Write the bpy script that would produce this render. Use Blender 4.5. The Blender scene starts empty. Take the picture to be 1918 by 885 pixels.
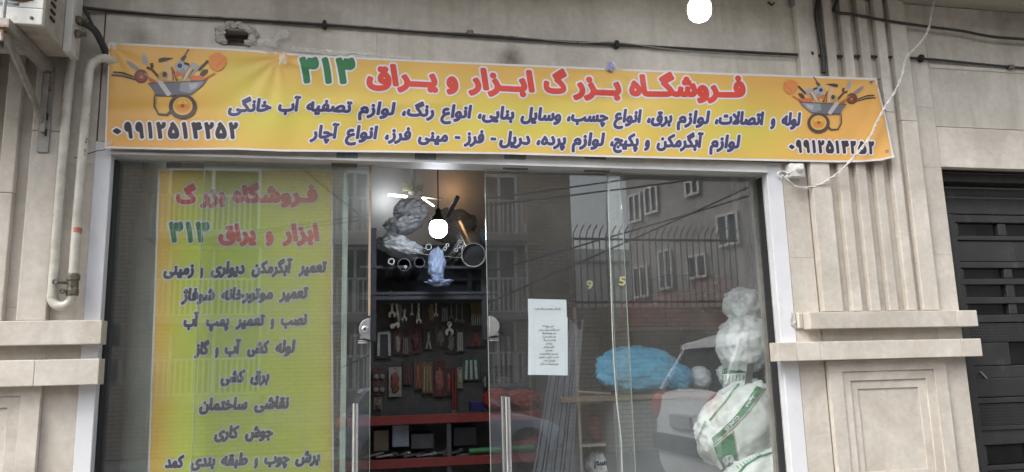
import bpy, bmesh, math, random, unicodedata
import numpy as np
from mathutils import Vector, Matrix, noise
from mathutils.bvhtree import BVHTree
from mathutils.geometry import tessellate_polygon
random.seed(7)
S = bpy.context.scene
C = S.collection

# ------------------------------------------------------------------ camera
YAW, PITCH, ROLL = math.radians(11.77), math.radians(9.88), math.radians(-1.5)
CY, SY, CP, SP, CR, SR = math.cos(YAW), math.sin(YAW), math.cos(PITCH), math.sin(PITCH), math.cos(ROLL), math.sin(ROLL)
FW = Vector((SY*CP, CY*CP, SP)); _r = Vector((CY, -SY, 0)); _u = _r.cross(FW)
RT = _r*CR + _u*SR; UP = -_r*SR + _u*CR
CAM = Vector((0, -4, 1.55))
cam = bpy.data.cameras.new('camera'); cam.sensor_width = 36; cam.lens = 36*1440/1918
cam.clip_start = 0.05; cam.clip_end = 500
co = bpy.data.objects.new('camera', cam); C.objects.link(co)
co.matrix_world = Matrix(((RT.x, UP.x, -FW.x, CAM.x), (RT.y, UP.y, -FW.y, CAM.y), (RT.z, UP.z, -FW.z, CAM.z), (0, 0, 0, 1)))
S.camera = co

# ------------------------------------------------------------------ sky and light
SUN_EL, SUN_AZ = math.radians(50), math.radians(238)
w = bpy.data.worlds.new('World'); S.world = w; w.use_nodes = True
nt = w.node_tree; bg = nt.nodes['Background']
sky = nt.nodes.new('ShaderNodeTexSky'); sky.sky_type = 'NISHITA'; sky.sun_disc = False
sky.sun_elevation = SUN_EL; sky.sun_rotation = SUN_AZ; sky.dust_density = 4; sky.air_density = 1.2
hs = nt.nodes.new('ShaderNodeHueSaturation'); hs.inputs['Saturation'].default_value = 0.3
nt.links.new(sky.outputs[0], hs.inputs['Color']); nt.links.new(hs.outputs[0], bg.inputs[0])
bg.inputs[1].default_value = 0.15
sl = bpy.data.lights.new('sun', 'SUN'); sl.energy = 1.0; sl.angle = math.radians(25); sl.color = (1, .97, .93)
so = bpy.data.objects.new('sun', sl); C.objects.link(so)
sd = Vector((math.sin(SUN_AZ)*math.cos(SUN_EL), math.cos(SUN_AZ)*math.cos(SUN_EL), math.sin(SUN_EL)))
so.rotation_euler = (-sd).to_track_quat('-Z', 'Y').to_euler(); so.location = (0, -6, 12)
S.view_settings.view_transform = 'Standard'; S.view_settings.look = 'None'
S.view_settings.exposure = 1.2; S.view_settings.gamma = 1
try:
    S.cycles.use_denoising = True; S.cycles.max_bounces = 10; S.cycles.transparent_max_bounces = 24
    S.cycles.diffuse_bounces = 5; S.cycles.glossy_bounces = 5; S.cycles.sample_clamp_indirect = 4
    S.cycles.caustics_reflective = False; S.cycles.caustics_refractive = False
except Exception: pass

# ------------------------------------------------------------------ helpers
def P3(px, py, Y=0.0):
    """point where the sight line of photo pixel (px, py) meets the plane y = Y"""
    d = float(px-959)*RT - float(py-442.5)*UP + 1440*FW; Y = float(Y)
    return CAM + d*((Y-CAM.y)/d.y)
def X_(px, py, Y=0.0): return P3(px, py, Y).x
def Z_(px, py, Y=0.0): return P3(px, py, Y).z
def ray(px, py): return (float(px-959)*RT - float(py-442.5)*UP + 1440*FW).normalized()

def lin(r, g, b):
    f = lambda v: (v/255/12.92) if v/255 <= .04045 else ((v/255+.055)/1.055)**2.4
    return (f(r), f(g), f(b), 1)

def newmat(name):
    m = bpy.data.materials.new(name); m.use_nodes = True
    return m, m.node_tree, m.node_tree.nodes['Principled BSDF']
def N(nt, typ, **kw):
    n = nt.nodes.new(typ)
    for k, v in kw.items():
        if k in n.inputs: n.inputs[k].default_value = v
        else: setattr(n, k, v)
    return n
def M(name, col, rough=.6, metal=0, var=.15, scale=8, bump=0, bscale=60, spec=.5, rnd=0, stretch=None, var2=None):
    """paint, plastic, metal, cloth: base colour with a mottled tint, fine relief"""
    m, nt, b = newmat(name); L = nt.links
    geo = N(nt, 'ShaderNodeNewGeometry'); src = geo.outputs['Position']
    if stretch:
        mp = N(nt, 'ShaderNodeMapping'); mp.inputs['Scale'].default_value = stretch
        L.new(src, mp.inputs['Vector']); src = mp.outputs[0]
    n = N(nt, 'ShaderNodeTexNoise', Scale=scale, Detail=6.0, Roughness=.6); L.new(src, n.inputs['Vector'])
    mr = N(nt, 'ShaderNodeMapRange'); mr.inputs['From Min'].default_value = .3; mr.inputs['From Max'].default_value = .7
    mr.inputs['To Min'].default_value = 1-var; mr.inputs['To Max'].default_value = 1+var*.6
    L.new(n.outputs['Fac'], mr.inputs['Value'])
    mx = N(nt, 'ShaderNodeMix', data_type='RGBA', blend_type='MULTIPLY'); mx.inputs['Factor'].default_value = 1
    mx.inputs['A'].default_value = col; L.new(mr.outputs[0], mx.inputs['B']); out = mx.outputs['Result']
    if rnd:
        oi = N(nt, 'ShaderNodeObjectInfo'); m2 = N(nt, 'ShaderNodeMapRange')
        m2.inputs['To Min'].default_value = 1-rnd; m2.inputs['To Max'].default_value = 1+rnd
        L.new(oi.outputs['Random'], m2.inputs['Value'])
        mx2 = N(nt, 'ShaderNodeMix', data_type='RGBA', blend_type='MULTIPLY'); mx2.inputs['Factor'].default_value = 1
        L.new(out, mx2.inputs['A']); L.new(m2.outputs[0], mx2.inputs['B']); out = mx2.outputs['Result']
    L.new(out, b.inputs['Base Color'])
    r2 = N(nt, 'ShaderNodeMapRange'); r2.inputs['To Min'].default_value = max(0, rough-.12); r2.inputs['To Max'].default_value = min(1, rough+.12)
    L.new(n.outputs['Fac'], r2.inputs['Value']); L.new(r2.outputs[0], b.inputs['Roughness'])
    b.inputs['Metallic'].default_value = metal; b.inputs['Specular IOR Level'].default_value = spec
    if bump:
        n2 = N(nt, 'ShaderNodeTexNoise', Scale=bscale, Detail=4.0); L.new(src, n2.inputs['Vector'])
        bp = N(nt, 'ShaderNodeBump', Strength=bump, Distance=.004); L.new(n2.outputs['Fac'], bp.inputs['Height'])
        L.new(bp.outputs[0], b.inputs['Normal'])
    return m

STAINS = []
def stone_mat(name, a, bcol, grime, gamt=.35, dirtcol=(.12, .10, .075, 1)):
    """pale honed limestone: cloudy two-tone, thin veins, pits, rain streaks"""
    m, nt, b = newmat(name); L = nt.links
    geo = N(nt, 'ShaderNodeNewGeometry'); oi = N(nt, 'ShaderNodeObjectInfo')
    off = N(nt, 'ShaderNodeVectorMath', operation='MULTIPLY_ADD')
    L.new(oi.outputs['Random'], off.inputs[0]); off.inputs[1].default_value = (9, 5, 7); L.new(geo.outputs['Position'], off.inputs[2])
    p = off.outputs[0]
    n1 = N(nt, 'ShaderNodeTexNoise', Scale=3.2, Detail=8.0, Roughness=.62, Distortion=.8); L.new(p, n1.inputs['Vector'])
    r1 = N(nt, 'ShaderNodeValToRGB'); r1.color_ramp.elements[0].position = .34; r1.color_ramp.elements[1].position = .66
    r1.color_ramp.elements[0].color = a; r1.color_ramp.elements[1].color = bcol; L.new(n1.outputs['Fac'], r1.inputs[0])
    nf = N(nt, 'ShaderNodeTexNoise', Scale=26.0, Detail=8.0, Roughness=.7); L.new(p, nf.inputs['Vector'])
    rf = N(nt, 'ShaderNodeMapRange'); rf.inputs['From Min'].default_value = .3; rf.inputs['From Max'].default_value = .7
    rf.inputs['To Min'].default_value = .88; rf.inputs['To Max'].default_value = 1.06; L.new(nf.outputs['Fac'], rf.inputs['Value'])
    m1 = N(nt, 'ShaderNodeMix', data_type='RGBA', blend_type='MULTIPLY'); m1.inputs['Factor'].default_value = 1
    L.new(r1.outputs[0], m1.inputs['A']); L.new(rf.outputs[0], m1.inputs['B'])
    # veins
    nv = N(nt, 'ShaderNodeTexNoise', Scale=2.2, Detail=5.0, Distortion=1.6); L.new(p, nv.inputs['Vector'])
    sb = N(nt, 'ShaderNodeMath', operation='SUBTRACT'); sb.inputs[1].default_value = .5; L.new(nv.outputs['Fac'], sb.inputs[0])
    ab = N(nt, 'ShaderNodeMath', operation='ABSOLUTE'); L.new(sb.outputs[0], ab.inputs[0])
    rv = N(nt, 'ShaderNodeMapRange'); rv.inputs['From Min'].default_value = 0; rv.inputs['From Max'].default_value = .012
    rv.inputs['To Min'].default_value = .2; rv.inputs['To Max'].default_value = 0; L.new(ab.outputs[0], rv.inputs['Value'])
    m2 = N(nt, 'ShaderNodeMix', data_type='RGBA'); L.new(rv.outputs[0], m2.inputs['Factor']); L.new(m1.outputs['Result'], m2.inputs['A'])
    m2.inputs['B'].default_value = (.72, .68, .62, 1)
    # pits
    vo = N(nt, 'ShaderNodeTexVoronoi', Scale=34.0, Randomness=1.0); L.new(p, vo.inputs['Vector'])
    nm = N(nt, 'ShaderNodeTexNoise', Scale=5.0, Detail=3.0); L.new(p, nm.inputs['Vector'])
    pm = N(nt, 'ShaderNodeMapRange'); pm.inputs['From Min'].default_value = .06; pm.inputs['From Max'].default_value = .12
    pm.inputs['To Min'].default_value = 1; pm.inputs['To Max'].default_value = 0; L.new(vo.outputs['Distance'], pm.inputs['Value'])
    pk = N(nt, 'ShaderNodeMapRange'); pk.inputs['From Min'].default_value = .53; pk.inputs['From Max'].default_value = .60; L.new(nm.outputs['Fac'], pk.inputs['Value'])
    pp = N(nt, 'ShaderNodeMath', operation='MULTIPLY'); L.new(pm.outputs[0], pp.inputs[0]); L.new(pk.outputs[0], pp.inputs[1])
    pq = N(nt, 'ShaderNodeMath', operation='MULTIPLY'); pq.inputs[1].default_value = .6; L.new(pp.outputs[0], pq.inputs[0])
    m3 = N(nt, 'ShaderNodeMix', data_type='RGBA'); L.new(pq.outputs[0], m3.inputs['Factor']); L.new(m2.outputs['Result'], m3.inputs['A'])
    m3.inputs['B'].default_value = (.20, .16, .12, 1)
    # streaks running down
    mp = N(nt, 'ShaderNodeMapping'); mp.inputs['Scale'].default_value = (9, 9, .9); L.new(geo.outputs['Position'], mp.inputs['Vector'])
    ns = N(nt, 'ShaderNodeTexNoise', Scale=1.0, Detail=5.0, Roughness=.6); L.new(mp.outputs[0], ns.inputs['Vector'])
    rs = N(nt, 'ShaderNodeMapRange'); rs.inputs['From Min'].default_value = .45; rs.inputs['From Max'].default_value = .8
    rs.inputs['To Max'].default_value = gamt; L.new(ns.outputs['Fac'], rs.inputs['Value'])
    m4 = N(nt, 'ShaderNodeMix', data_type='RGBA'); L.new(rs.outputs[0], m4.inputs['Factor']); L.new(m3.outputs['Result'], m4.inputs['A'])
    m4.inputs['B'].default_value = grime
    for (sx_, sz_, rad_, am_) in STAINS:
        vs_ = N(nt, 'ShaderNodeVectorMath', operation='DISTANCE'); vs_.inputs[1].default_value = (sx_, 0, sz_); nd = N(nt, 'ShaderNodeVectorMath', operation='MULTIPLY_ADD')
        ni = N(nt, 'ShaderNodeTexNoise', Scale=9.0, Detail=6.0, Roughness=.7); L.new(geo.outputs['Position'], ni.inputs['Vector'])
        L.new(ni.outputs['Color'], nd.inputs[0]); nd.inputs[1].default_value = (rad_*1.2, 0, rad_*1.2); L.new(geo.outputs['Position'], nd.inputs[2])
        L.new(nd.outputs[0], vs_.inputs[0]); vs_.inputs[1].default_value = (sx_+rad_*.6, 0, sz_+rad_*.6)
        sr = N(nt, 'ShaderNodeMapRange'); sr.inputs['From Min'].default_value = 0; sr.inputs['From Max'].default_value = rad_; sr.inputs['To Min'].default_value = am_; sr.inputs['To Max'].default_value = 0
        L.new(vs_.outputs['Value'], sr.inputs['Value']); ms_ = N(nt, 'ShaderNodeMix', data_type='RGBA'); L.new(sr.outputs[0], ms_.inputs['Factor']); L.new(m4.outputs['Result'], ms_.inputs['A']); ms_.inputs['B'].default_value = dirtcol; m4 = ms_
    rn = N(nt, 'ShaderNodeMapRange'); rn.inputs['To Min'].default_value = .92; rn.inputs['To Max'].default_value = 1.03; L.new(oi.outputs['Random'], rn.inputs['Value'])
    m5 = N(nt, 'ShaderNodeMix', data_type='RGBA', blend_type='MULTIPLY'); m5.inputs['Factor'].default_value = 1
    L.new(m4.outputs['Result'], m5.inputs['A']); L.new(rn.outputs[0], m5.inputs['B'])
    L.new(m5.outputs['Result'], b.inputs['Base Color'])
    b.inputs['Roughness'].default_value = .55; b.inputs['Specular IOR Level'].default_value = .35
    ad = N(nt, 'ShaderNodeMath', operation='SUBTRACT'); L.new(nf.outputs['Fac'], ad.inputs[0]); L.new(pp.outputs[0], ad.inputs[1])
    bp = N(nt, 'ShaderNodeBump', Strength=.35, Distance=.003); L.new(ad.outputs[0], bp.inputs['Height']); L.new(bp.outputs[0], b.inputs['Normal'])
    return m

def glass_mat(name, tint, refl=.05, dirt=.03, dirtcol=(.35, .36, .35, 1)):
    m, nt, b = newmat(name); L = nt.links; nt.nodes.remove(b); out = nt.nodes['Material Output']
    tr = N(nt, 'ShaderNodeBsdfTransparent'); tr.inputs[0].default_value = tint
    gl = N(nt, 'ShaderNodeBsdfGlossy'); gl.inputs['Roughness'].default_value = .005; gl.inputs[0].default_value = (1, 1, 1, 1)
    lw = N(nt, 'ShaderNodeLayerWeight'); pw = N(nt, 'ShaderNodeMath', operation='POWER'); pw.inputs[1].default_value = 5
    L.new(lw.outputs['Facing'], pw.inputs[0])
    ma = N(nt, 'ShaderNodeMath', operation='MULTIPLY_ADD'); ma.inputs[1].default_value = .9; ma.inputs[2].default_value = refl
    L.new(pw.outputs[0], ma.inputs[0])
    ms = N(nt, 'ShaderNodeMixShader'); L.new(ma.outputs[0], ms.inputs[0]); L.new(tr.outputs[0], ms.inputs[1]); L.new(gl.outputs[0], ms.inputs[2])
    df = N(nt, 'ShaderNodeBsdfDiffuse'); df.inputs[0].default_value = dirtcol
    geo = N(nt, 'ShaderNodeNewGeometry'); ns = N(nt, 'ShaderNodeTexNoise', Scale=2.5, Detail=7.0, Roughness=.7, Distortion=.6); L.new(geo.outputs['Position'], ns.inputs['Vector'])
    mr = N(nt, 'ShaderNodeMapRange'); mr.inputs['From Min'].default_value = .3; mr.inputs['From Max'].default_value = .8
    mr.inputs['To Min'].default_value = dirt*.5; mr.inputs['To Max'].default_value = dirt*2; L.new(ns.outputs['Fac'], mr.inputs['Value'])
    m2 = N(nt, 'ShaderNodeMixShader'); L.new(mr.outputs[0], m2.inputs[0]); L.new(ms.outputs[0], m2.inputs[1]); L.new(df.outputs[0], m2.inputs[2])
    L.new(m2.outputs[0], out.inputs['Surface'])
    return m

def film_mat(name, col, alpha, rough=.25):
    """thin translucent plastic film: alpha share of glossy coloured plastic over clear"""
    m, nt, b = newmat(name); L = nt.links; out = nt.nodes['Material Output']
    b.inputs['Base Color'].default_value = col; b.inputs['Roughness'].default_value = rough
    tr = N(nt, 'ShaderNodeBsdfTransparent'); ms = N(nt, 'ShaderNodeMixShader')
    geo = N(nt, 'ShaderNodeNewGeometry'); n = N(nt, 'ShaderNodeTexNoise', Scale=9.0, Detail=6.0, Distortion=1.2); L.new(geo.outputs['Position'], n.inputs['Vector'])
    mr = N(nt, 'ShaderNodeMapRange'); mr.inputs['From Min'].default_value = .3; mr.inputs['From Max'].default_value = .7
    mr.inputs['To Min'].default_value = max(0, alpha-.2); mr.inputs['To Max'].default_value = min(1, alpha+.2); L.new(n.outputs['Fac'], mr.inputs['Value'])
    L.new(mr.outputs[0], ms.inputs[0]); L.new(tr.outputs[0], ms.inputs[1]); L.new(b.outputs[0], ms.inputs[2]); L.new(ms.outputs[0], out.inputs['Surface'])
    bp = N(nt, 'ShaderNodeBump', Strength=.6, Distance=.01); n2 = N(nt, 'ShaderNodeTexNoise', Scale=22.0, Detail=5.0, Distortion=2.0)
    L.new(geo.outputs['Position'], n2.inputs['Vector']); L.new(n2.outputs['Fac'], bp.inputs['Height']); L.new(bp.outputs[0], b.inputs['Normal'])
    return m

def emit_mat(name, col, st):
    m, nt, b = newmat(name); b.inputs['Emission Color'].default_value = col; b.inputs['Emission Strength'].default_value = st
    b.inputs['Base Color'].default_value = (.9, .9, .9, 1); return m

def attr_mat(name, rough=.5, sheen=.3):
    m, nt, b = newmat(name); L = nt.links
    a = N(nt, 'ShaderNodeAttribute', attribute_name='print')
    geo = N(nt, 'ShaderNodeNewGeometry'); n = N(nt, 'ShaderNodeTexNoise', Scale=4.0, Detail=6.0); L.new(geo.outputs['Position'], n.inputs['Vector'])
    mr = N(nt, 'ShaderNodeMapRange'); mr.inputs['To Min'].default_value = .9; mr.inputs['To Max'].default_value = 1.06; L.new(n.outputs['Fac'], mr.inputs['Value'])
    mx = N(nt, 'ShaderNodeMix', data_type='RGBA', blend_type='MULTIPLY'); mx.inputs['Factor'].default_value = 1
    L.new(a.outputs['Color'], mx.inputs['A']); L.new(mr.outputs[0], mx.inputs['B']); L.new(mx.outputs['Result'], b.inputs['Base Color'])
    b.inputs['Roughness'].default_value = rough; b.inputs['Specular IOR Level'].default_value = sheen
    n2 = N(nt, 'ShaderNodeTexNoise', Scale=300.0, Detail=2.0); L.new(geo.outputs['Position'], n2.inputs['Vector'])
    bp = N(nt, 'ShaderNodeBump', Strength=.15, Distance=.001); L.new(n2.outputs['Fac'], bp.inputs['Height']); L.new(bp.outputs[0], b.inputs['Normal'])
    return m

ORG = {}
def tag(o, label, cat=None, group=None, kind=None):
    if label: o['label'] = label
    if cat: o['category'] = cat
    if group: o['group'] = group
    if kind: o['kind'] = kind
    return o
def thing(name, label, cat, loc=(0, 0, 0), group=None):
    o = bpy.data.objects.new(name, None); C.objects.link(o); o.location = loc; o.empty_display_size = .05
    ORG[o.name] = Vector(loc); return tag(o, label, cat, group)

class MB:
    """collects shapes, links them as ONE mesh object"""
    def __init__(s): s.v = []; s.f = []; s.col = None
    def add(s, vs, fs):
        k = len(s.v); s.v += [tuple(v) for v in vs]; s.f += [tuple(i+k for i in f) for f in fs]; return s
    def box(s, x0, x1, y0, y1, z0, z1):
        x0, x1 = sorted((x0, x1)); y0, y1 = sorted((y0, y1)); z0, z1 = sorted((z0, z1))
        return s.add([(x0, y0, z0), (x1, y0, z0), (x1, y1, z0), (x0, y1, z0), (x0, y0, z1), (x1, y0, z1), (x1, y1, z1), (x0, y1, z1)],
                     [(0, 3, 2, 1), (4, 5, 6, 7), (0, 1, 5, 4), (1, 2, 6, 5), (2, 3, 7, 6), (3, 0, 4, 7)])
    def obox(s, a, b, wd, th, up=(0, 0, 1)):
        """bar from a to b, wd across, th along 'up'"""
        a, b = Vector(a), Vector(b); d = (b-a).normalized(); u = Vector(up); sd = d.cross(u).normalized()*wd/2; u = sd.cross(d).normalized()*th/2
        vs = [a-sd-u, a+sd-u, a+sd+u, a-sd+u, b-sd-u, b+sd-u, b+sd+u, b-sd+u]
        return s.add(vs, [(0, 1, 2, 3), (7, 6, 5, 4), (0, 4, 5, 1), (1, 5, 6, 2), (2, 6, 7, 3), (3, 7, 4, 0)])
    def tube(s, pts, r, n=8, cap=True):
        pts = [Vector(p) for p in pts]; rs = r if isinstance(r, (list, tuple)) else [r]*len(pts)
        k = len(s.v); u = None
        for i, p in enumerate(pts):
            t = (pts[min(i+1, len(pts)-1)]-pts[max(i-1, 0)]).normalized()
            if u is None:
                u = t.orthogonal().normalized()
            u = (u-t*u.dot(t)).normalized(); w_ = t.cross(u)
            for j in range(n):
                a = 2*math.pi*j/n; s.v.append(tuple(p+(u*math.cos(a)+w_*math.sin(a))*rs[i]))
        for i in range(len(pts)-1):
            for j in range(n):
                a = k+i*n+j; b = k+i*n+(j+1) % n; s.f.append((a, b, b+n, a+n))
        if cap:
            s.f.append(tuple(range(k+n-1, k-1, -1))); s.f.append(tuple(range(k+(len(pts)-1)*n, k+len(pts)*n)))
        return s
    def lathe(s, c, axis, prof, n=16):
        """prof: list of (distance along axis, radius)"""
        axis = Vector(axis).normalized(); c = Vector(c); u = axis.orthogonal().normalized(); w_ = axis.cross(u); k = len(s.v)
        for (h, r) in prof:
            for j in range(n):
                a = 2*math.pi*j/n; s.v.append(tuple(c+axis*h+(u*math.cos(a)+w_*math.sin(a))*r))
        for i in range(len(prof)-1):
            for j in range(n):
                a = k+i*n+j; b = k+i*n+(j+1) % n; s.f.append((a, b, b+n, a+n))
        if prof[0][1] > 0: s.f.append(tuple(range(k+n-1, k-1, -1)))
        if prof[-1][1] > 0: s.f.append(tuple(range(k+(len(prof)-1)*n, k+len(prof)*n)))
        return s
    def ring(s, c, axis, R, r, L, n=20):
        """open pipe: outer radius R, inner r, length L"""
        return s.lathe(c, axis, [(L, r), (0, r), (0, R), (L, R)], n) if False else s._ring(c, axis, R, r, L, n)
    def _ring(s, c, axis, R, r, L, n):
        k = len(s.v); s.lathe(c, axis, [(L, r), (0, r), (0, R), (L, R), (L, r)], n)
        s.f = s.f[:-2]; return s
    def prism(s, poly, y0, y1):
        """polygon in (x, z), extruded along y"""
        n = len(poly); vs = [(x, y0, z) for x, z in poly]+[(x, y1, z) for x, z in poly]
        tr = tessellate_polygon([[Vector((x, z, 0)) for x, z in poly]])
        fs = [tuple(t) for t in tr]+[tuple(i+n for i in reversed(t)) for t in tr]+[(i, (i+1) % n, (i+1) % n+n, i+n) for i in range(n)]
        return s.add(vs, fs)
    def lump(s, c, rad, seed=0, sub=4, amp=.12, freq=2.2, sq=1.0, mat3=None, fine=.0):
        bm = bmesh.new(); bmesh.ops.create_icosphere(bm, subdivisions=sub, radius=1)
        sv = Vector((seed*3.1, seed*1.7, seed*5.3)); vs = []
        for v in bm.verts:
            p = v.co.normalized()
            q = Vector([math.copysign(abs(t)**sq, t) for t in p])
            d = 1+amp*noise.noise(p*freq+sv)+amp*.5*noise.noise(p*freq*2.3+sv)
            if fine: d += fine*(abs(noise.noise(p*freq*5+sv))-.3)+fine*.6*abs(noise.noise(p*freq*11+sv))
            q = Vector((q.x*rad[0], q.y*rad[1], q.z*rad[2]))*d
            if mat3: q = mat3 @ q
            vs.append(q+Vector(c))
        fs = [tuple(v.index for v in f.verts) for f in bm.faces]; bm.free()
        return s.add(vs, fs)
    def build(s, name, mat, parent=None, bevel=0, smooth=False, auto=False, label=None, kind=None, solid=0):
        me = bpy.data.meshes.new(name)
        org = Vector((0, 0, 0))
        if parent is not None: org = ORG.get(parent.name, org)
        if parent is None: # a one-mesh thing: origin at its base
            a = np.array(s.v); org = Vector((a[:, 0].mean(), a[:, 1].mean(), a[:, 2].min()))
        me.from_pydata([tuple(Vector(v)-org) for v in s.v], [], s.f)
        bm = bmesh.new(); bm.from_mesh(me)
        if s.col is None and not getattr(s, 'flat', False): bmesh.ops.recalc_face_normals(bm, faces=bm.faces)
        if bevel: bmesh.ops.bevel(bm, geom=list(bm.edges), offset=bevel, segments=2 if bevel > .003 else 1, affect='EDGES', profile=.6)
        bm.to_mesh(me); bm.free()
        for m in (mat if isinstance(mat, list) else [mat]): me.materials.append(m)
        if s.col is not None:
            at = me.color_attributes.new('print', 'FLOAT_COLOR', 'POINT'); at.data.foreach_set('color', np.array(s.col, dtype=np.float32).ravel())
        if smooth: me.polygons.foreach_set('use_smooth', [True]*len(me.polygons))
        if auto:
            try: me.set_sharp_from_angle(angle=math.radians(40))
            except Exception: pass
        o = bpy.data.objects.new(name, me); C.objects.link(o); ORG[o.name] = org
        if parent is not None: o.parent = parent
        else: o.location = org
        if label: o['label'] = label
        if kind: o['kind'] = kind
        return o
def curve_pts(pts, k=6):
    """Catmull-Rom through pts"""
    pts = [Vector(p) for p in pts]; out = []
    for i in range(len(pts)-1):
        a, b, c, d = pts[max(i-1, 0)], pts[i], pts[i+1], pts[min(i+2, len(pts)-1)]
        for j in range(k):
            t = j/k; out.append(.5*((2*b)+(c-a)*t+(2*a-5*b+4*c-d)*t*t+(3*b-a-3*c+d)*t**3))
    return out+[pts[-1]]
def pline(pix, Y):
    return [P3(p[0], p[1], p[2] if len(p) > 2 else Y) for p in pix]

# ---- lettering: outlines of the built-in font -> distance field -> welded flat shapes
def _forms():
    t = {}
    for cp in list(range(0xFB50, 0xFC00))+list(range(0xFE70, 0xFF00)):
        d = unicodedata.decomposition(chr(cp)).split()
        if len(d) == 2 and d[0] in ('<isolated>', '<final>', '<initial>', '<medial>'): t.setdefault(chr(int(d[1], 16)), {})[d[0][1:4]] = chr(cp)
    return t
FT = _forms()
def shape(s):
    if not any(c in FT or c == '\u0640' for c in s): return s
    dual = lambda c: c == '\u0640' or (c in FT and 'ini' in FT[c])
    join = lambda c: c == '\u0640' or c in FT
    out = []; i = 0; n = len(s)
    while i < n:
        c = s[i]
        if join(c):
            pv = i > 0 and dual(s[i-1]); nx = i+1 < n and join(s[i+1]) and dual(c)
            if c == '\u0640': out.append(c)
            elif c == '\u0644' and i+1 < n and s[i+1] == '\u0627': out.append('\uFEFC' if pv else '\uFEFB'); i += 2; continue
            else:
                k = 'med' if pv and nx else 'fin' if pv else 'ini' if nx else 'iso'; out.append(FT[c].get(k, FT[c].get('iso', c)))
        else: out.append(c)
        i += 1
    return ''.join(reversed(out))
GC = {}
def outline(word):
    if word in GC: return GC[word]
    cu = bpy.data.curves.new('tmp_text', 'FONT'); cu.body = shape(word); cu.fill_mode = 'NONE'; cu.resolution_u = 3
    o = bpy.data.objects.new('tmp_text', cu); C.objects.link(o); bpy.context.view_layer.update()
    ev = o.evaluated_get(bpy.context.evaluated_depsgraph_get()); me = ev.to_mesh()
    V = np.array([(v.co.x, v.co.y) for v in me.vertices]); E_ = np.array([tuple(e.vertices) for e in me.edges])
    seg = np.concatenate([V[E_[:, 0]], V[E_[:, 1]]], axis=1); ev.to_mesh_clear()
    bpy.data.objects.remove(o); bpy.data.curves.remove(cu); GC[word] = seg; return seg
def poly_seg(poly):
    a = np.array(poly, float); b = np.roll(a, -1, axis=0); return np.concatenate([a, b], axis=1)
def sdf(seg, c, mar):
    """signed distance on a grid of pitch c (negative inside, non-zero winding)"""
    x0 = min(seg[:, 0].min(), seg[:, 2].min())-mar-c; x1 = max(seg[:, 0].max(), seg[:, 2].max())+mar+c
    y0 = min(seg[:, 1].min(), seg[:, 3].min())-mar-c; y1 = max(seg[:, 1].max(), seg[:, 3].max())+mar+c
    nx, ny = int((x1-x0)/c)+2, int((y1-y0)/c)+2
    D = np.full((ny, nx), mar+c, float); Wd = np.zeros((ny, nx+1), int)
    gx = x0+np.arange(nx)*c; gy = y0+np.arange(ny)*c
    for ax, ay, bx, by in seg:
        i0 = max(0, int((min(ax, bx)-mar-x0)/c)-1); i1 = min(nx, int((max(ax, bx)+mar-x0)/c)+2)
        j0 = max(0, int((min(ay, by)-mar-y0)/c)-1); j1 = min(ny, int((max(ay, by)+mar-y0)/c)+2)
        X, Y = gx[None, i0:i1], gy[j0:j1, None]; dx, dy = bx-ax, by-ay; L2 = dx*dx+dy*dy+1e-12
        t = np.clip(((X-ax)*dx+(Y-ay)*dy)/L2, 0, 1); d = np.hypot(X-ax-t*dx, Y-ay-t*dy)
        D[j0:j1, i0:i1] = np.minimum(D[j0:j1, i0:i1], d)
        if ay != by:
            lo, hi = min(ay, by), max(ay, by); js = np.nonzero((gy >= lo) & (gy < hi))[0]
            if len(js):
                xc = ax+(gy[js]-ay)/dy*dx; ks = np.clip(np.ceil((xc-x0)/c).astype(int), 0, nx)
                np.add.at(Wd, (js, ks), 1 if by > ay else -1)
    ins = np.cumsum(Wd, axis=1)[:, :nx] != 0
    return np.where(ins, -D, D), x0, y0, c
def fill(F, off, maxrun=14):
    """polygons (lists of (x, y)) covering {F < off}"""
    D, x0, y0, c = F; f = D-off; ny, nx = f.shape; ins = f < 0; polys = []
    a, b, d, e = ins[:-1, :-1], ins[:-1, 1:], ins[1:, 1:], ins[1:, :-1]
    cnt = a.astype(int)+b+d+e
    for j in np.nonzero((cnt > 0).any(axis=1))[0]:
        row = cnt[j]; full = np.nonzero(row == 4)[0]; yb, yt = y0+j*c, y0+(j+1)*c
        if len(full):
            st = full[0]; pr = st
            for i in list(full[1:])+[None]:
                if i is None or i != pr+1 or i-st >= maxrun:
                    polys.append([(x0+st*c, yb), (x0+(pr+1)*c, yb), (x0+(pr+1)*c, yt), (x0+st*c, yt)])
                    if i is None: break
                    st = i
                pr = i
        for i in np.nonzero((row > 0) & (row < 4))[0]:
            q = [(x0+i*c, yb, f[j, i]), (x0+(i+1)*c, yb, f[j, i+1]), (x0+(i+1)*c, yt, f[j+1, i+1]), (x0+i*c, yt, f[j+1, i])]; o = []
            for k in range(4):
                p, r_ = q[k], q[(k+1) % 4]
                if p[2] < 0: o.append(p[:2])
                if (p[2] < 0) != (r_[2] < 0):
                    t = p[2]/(p[2]-r_[2]); o.append((p[0]+t*(r_[0]-p[0]), p[1]+t*(r_[1]-p[1])))
            if len(o) > 2: polys.append(o)
    return polys
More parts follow.
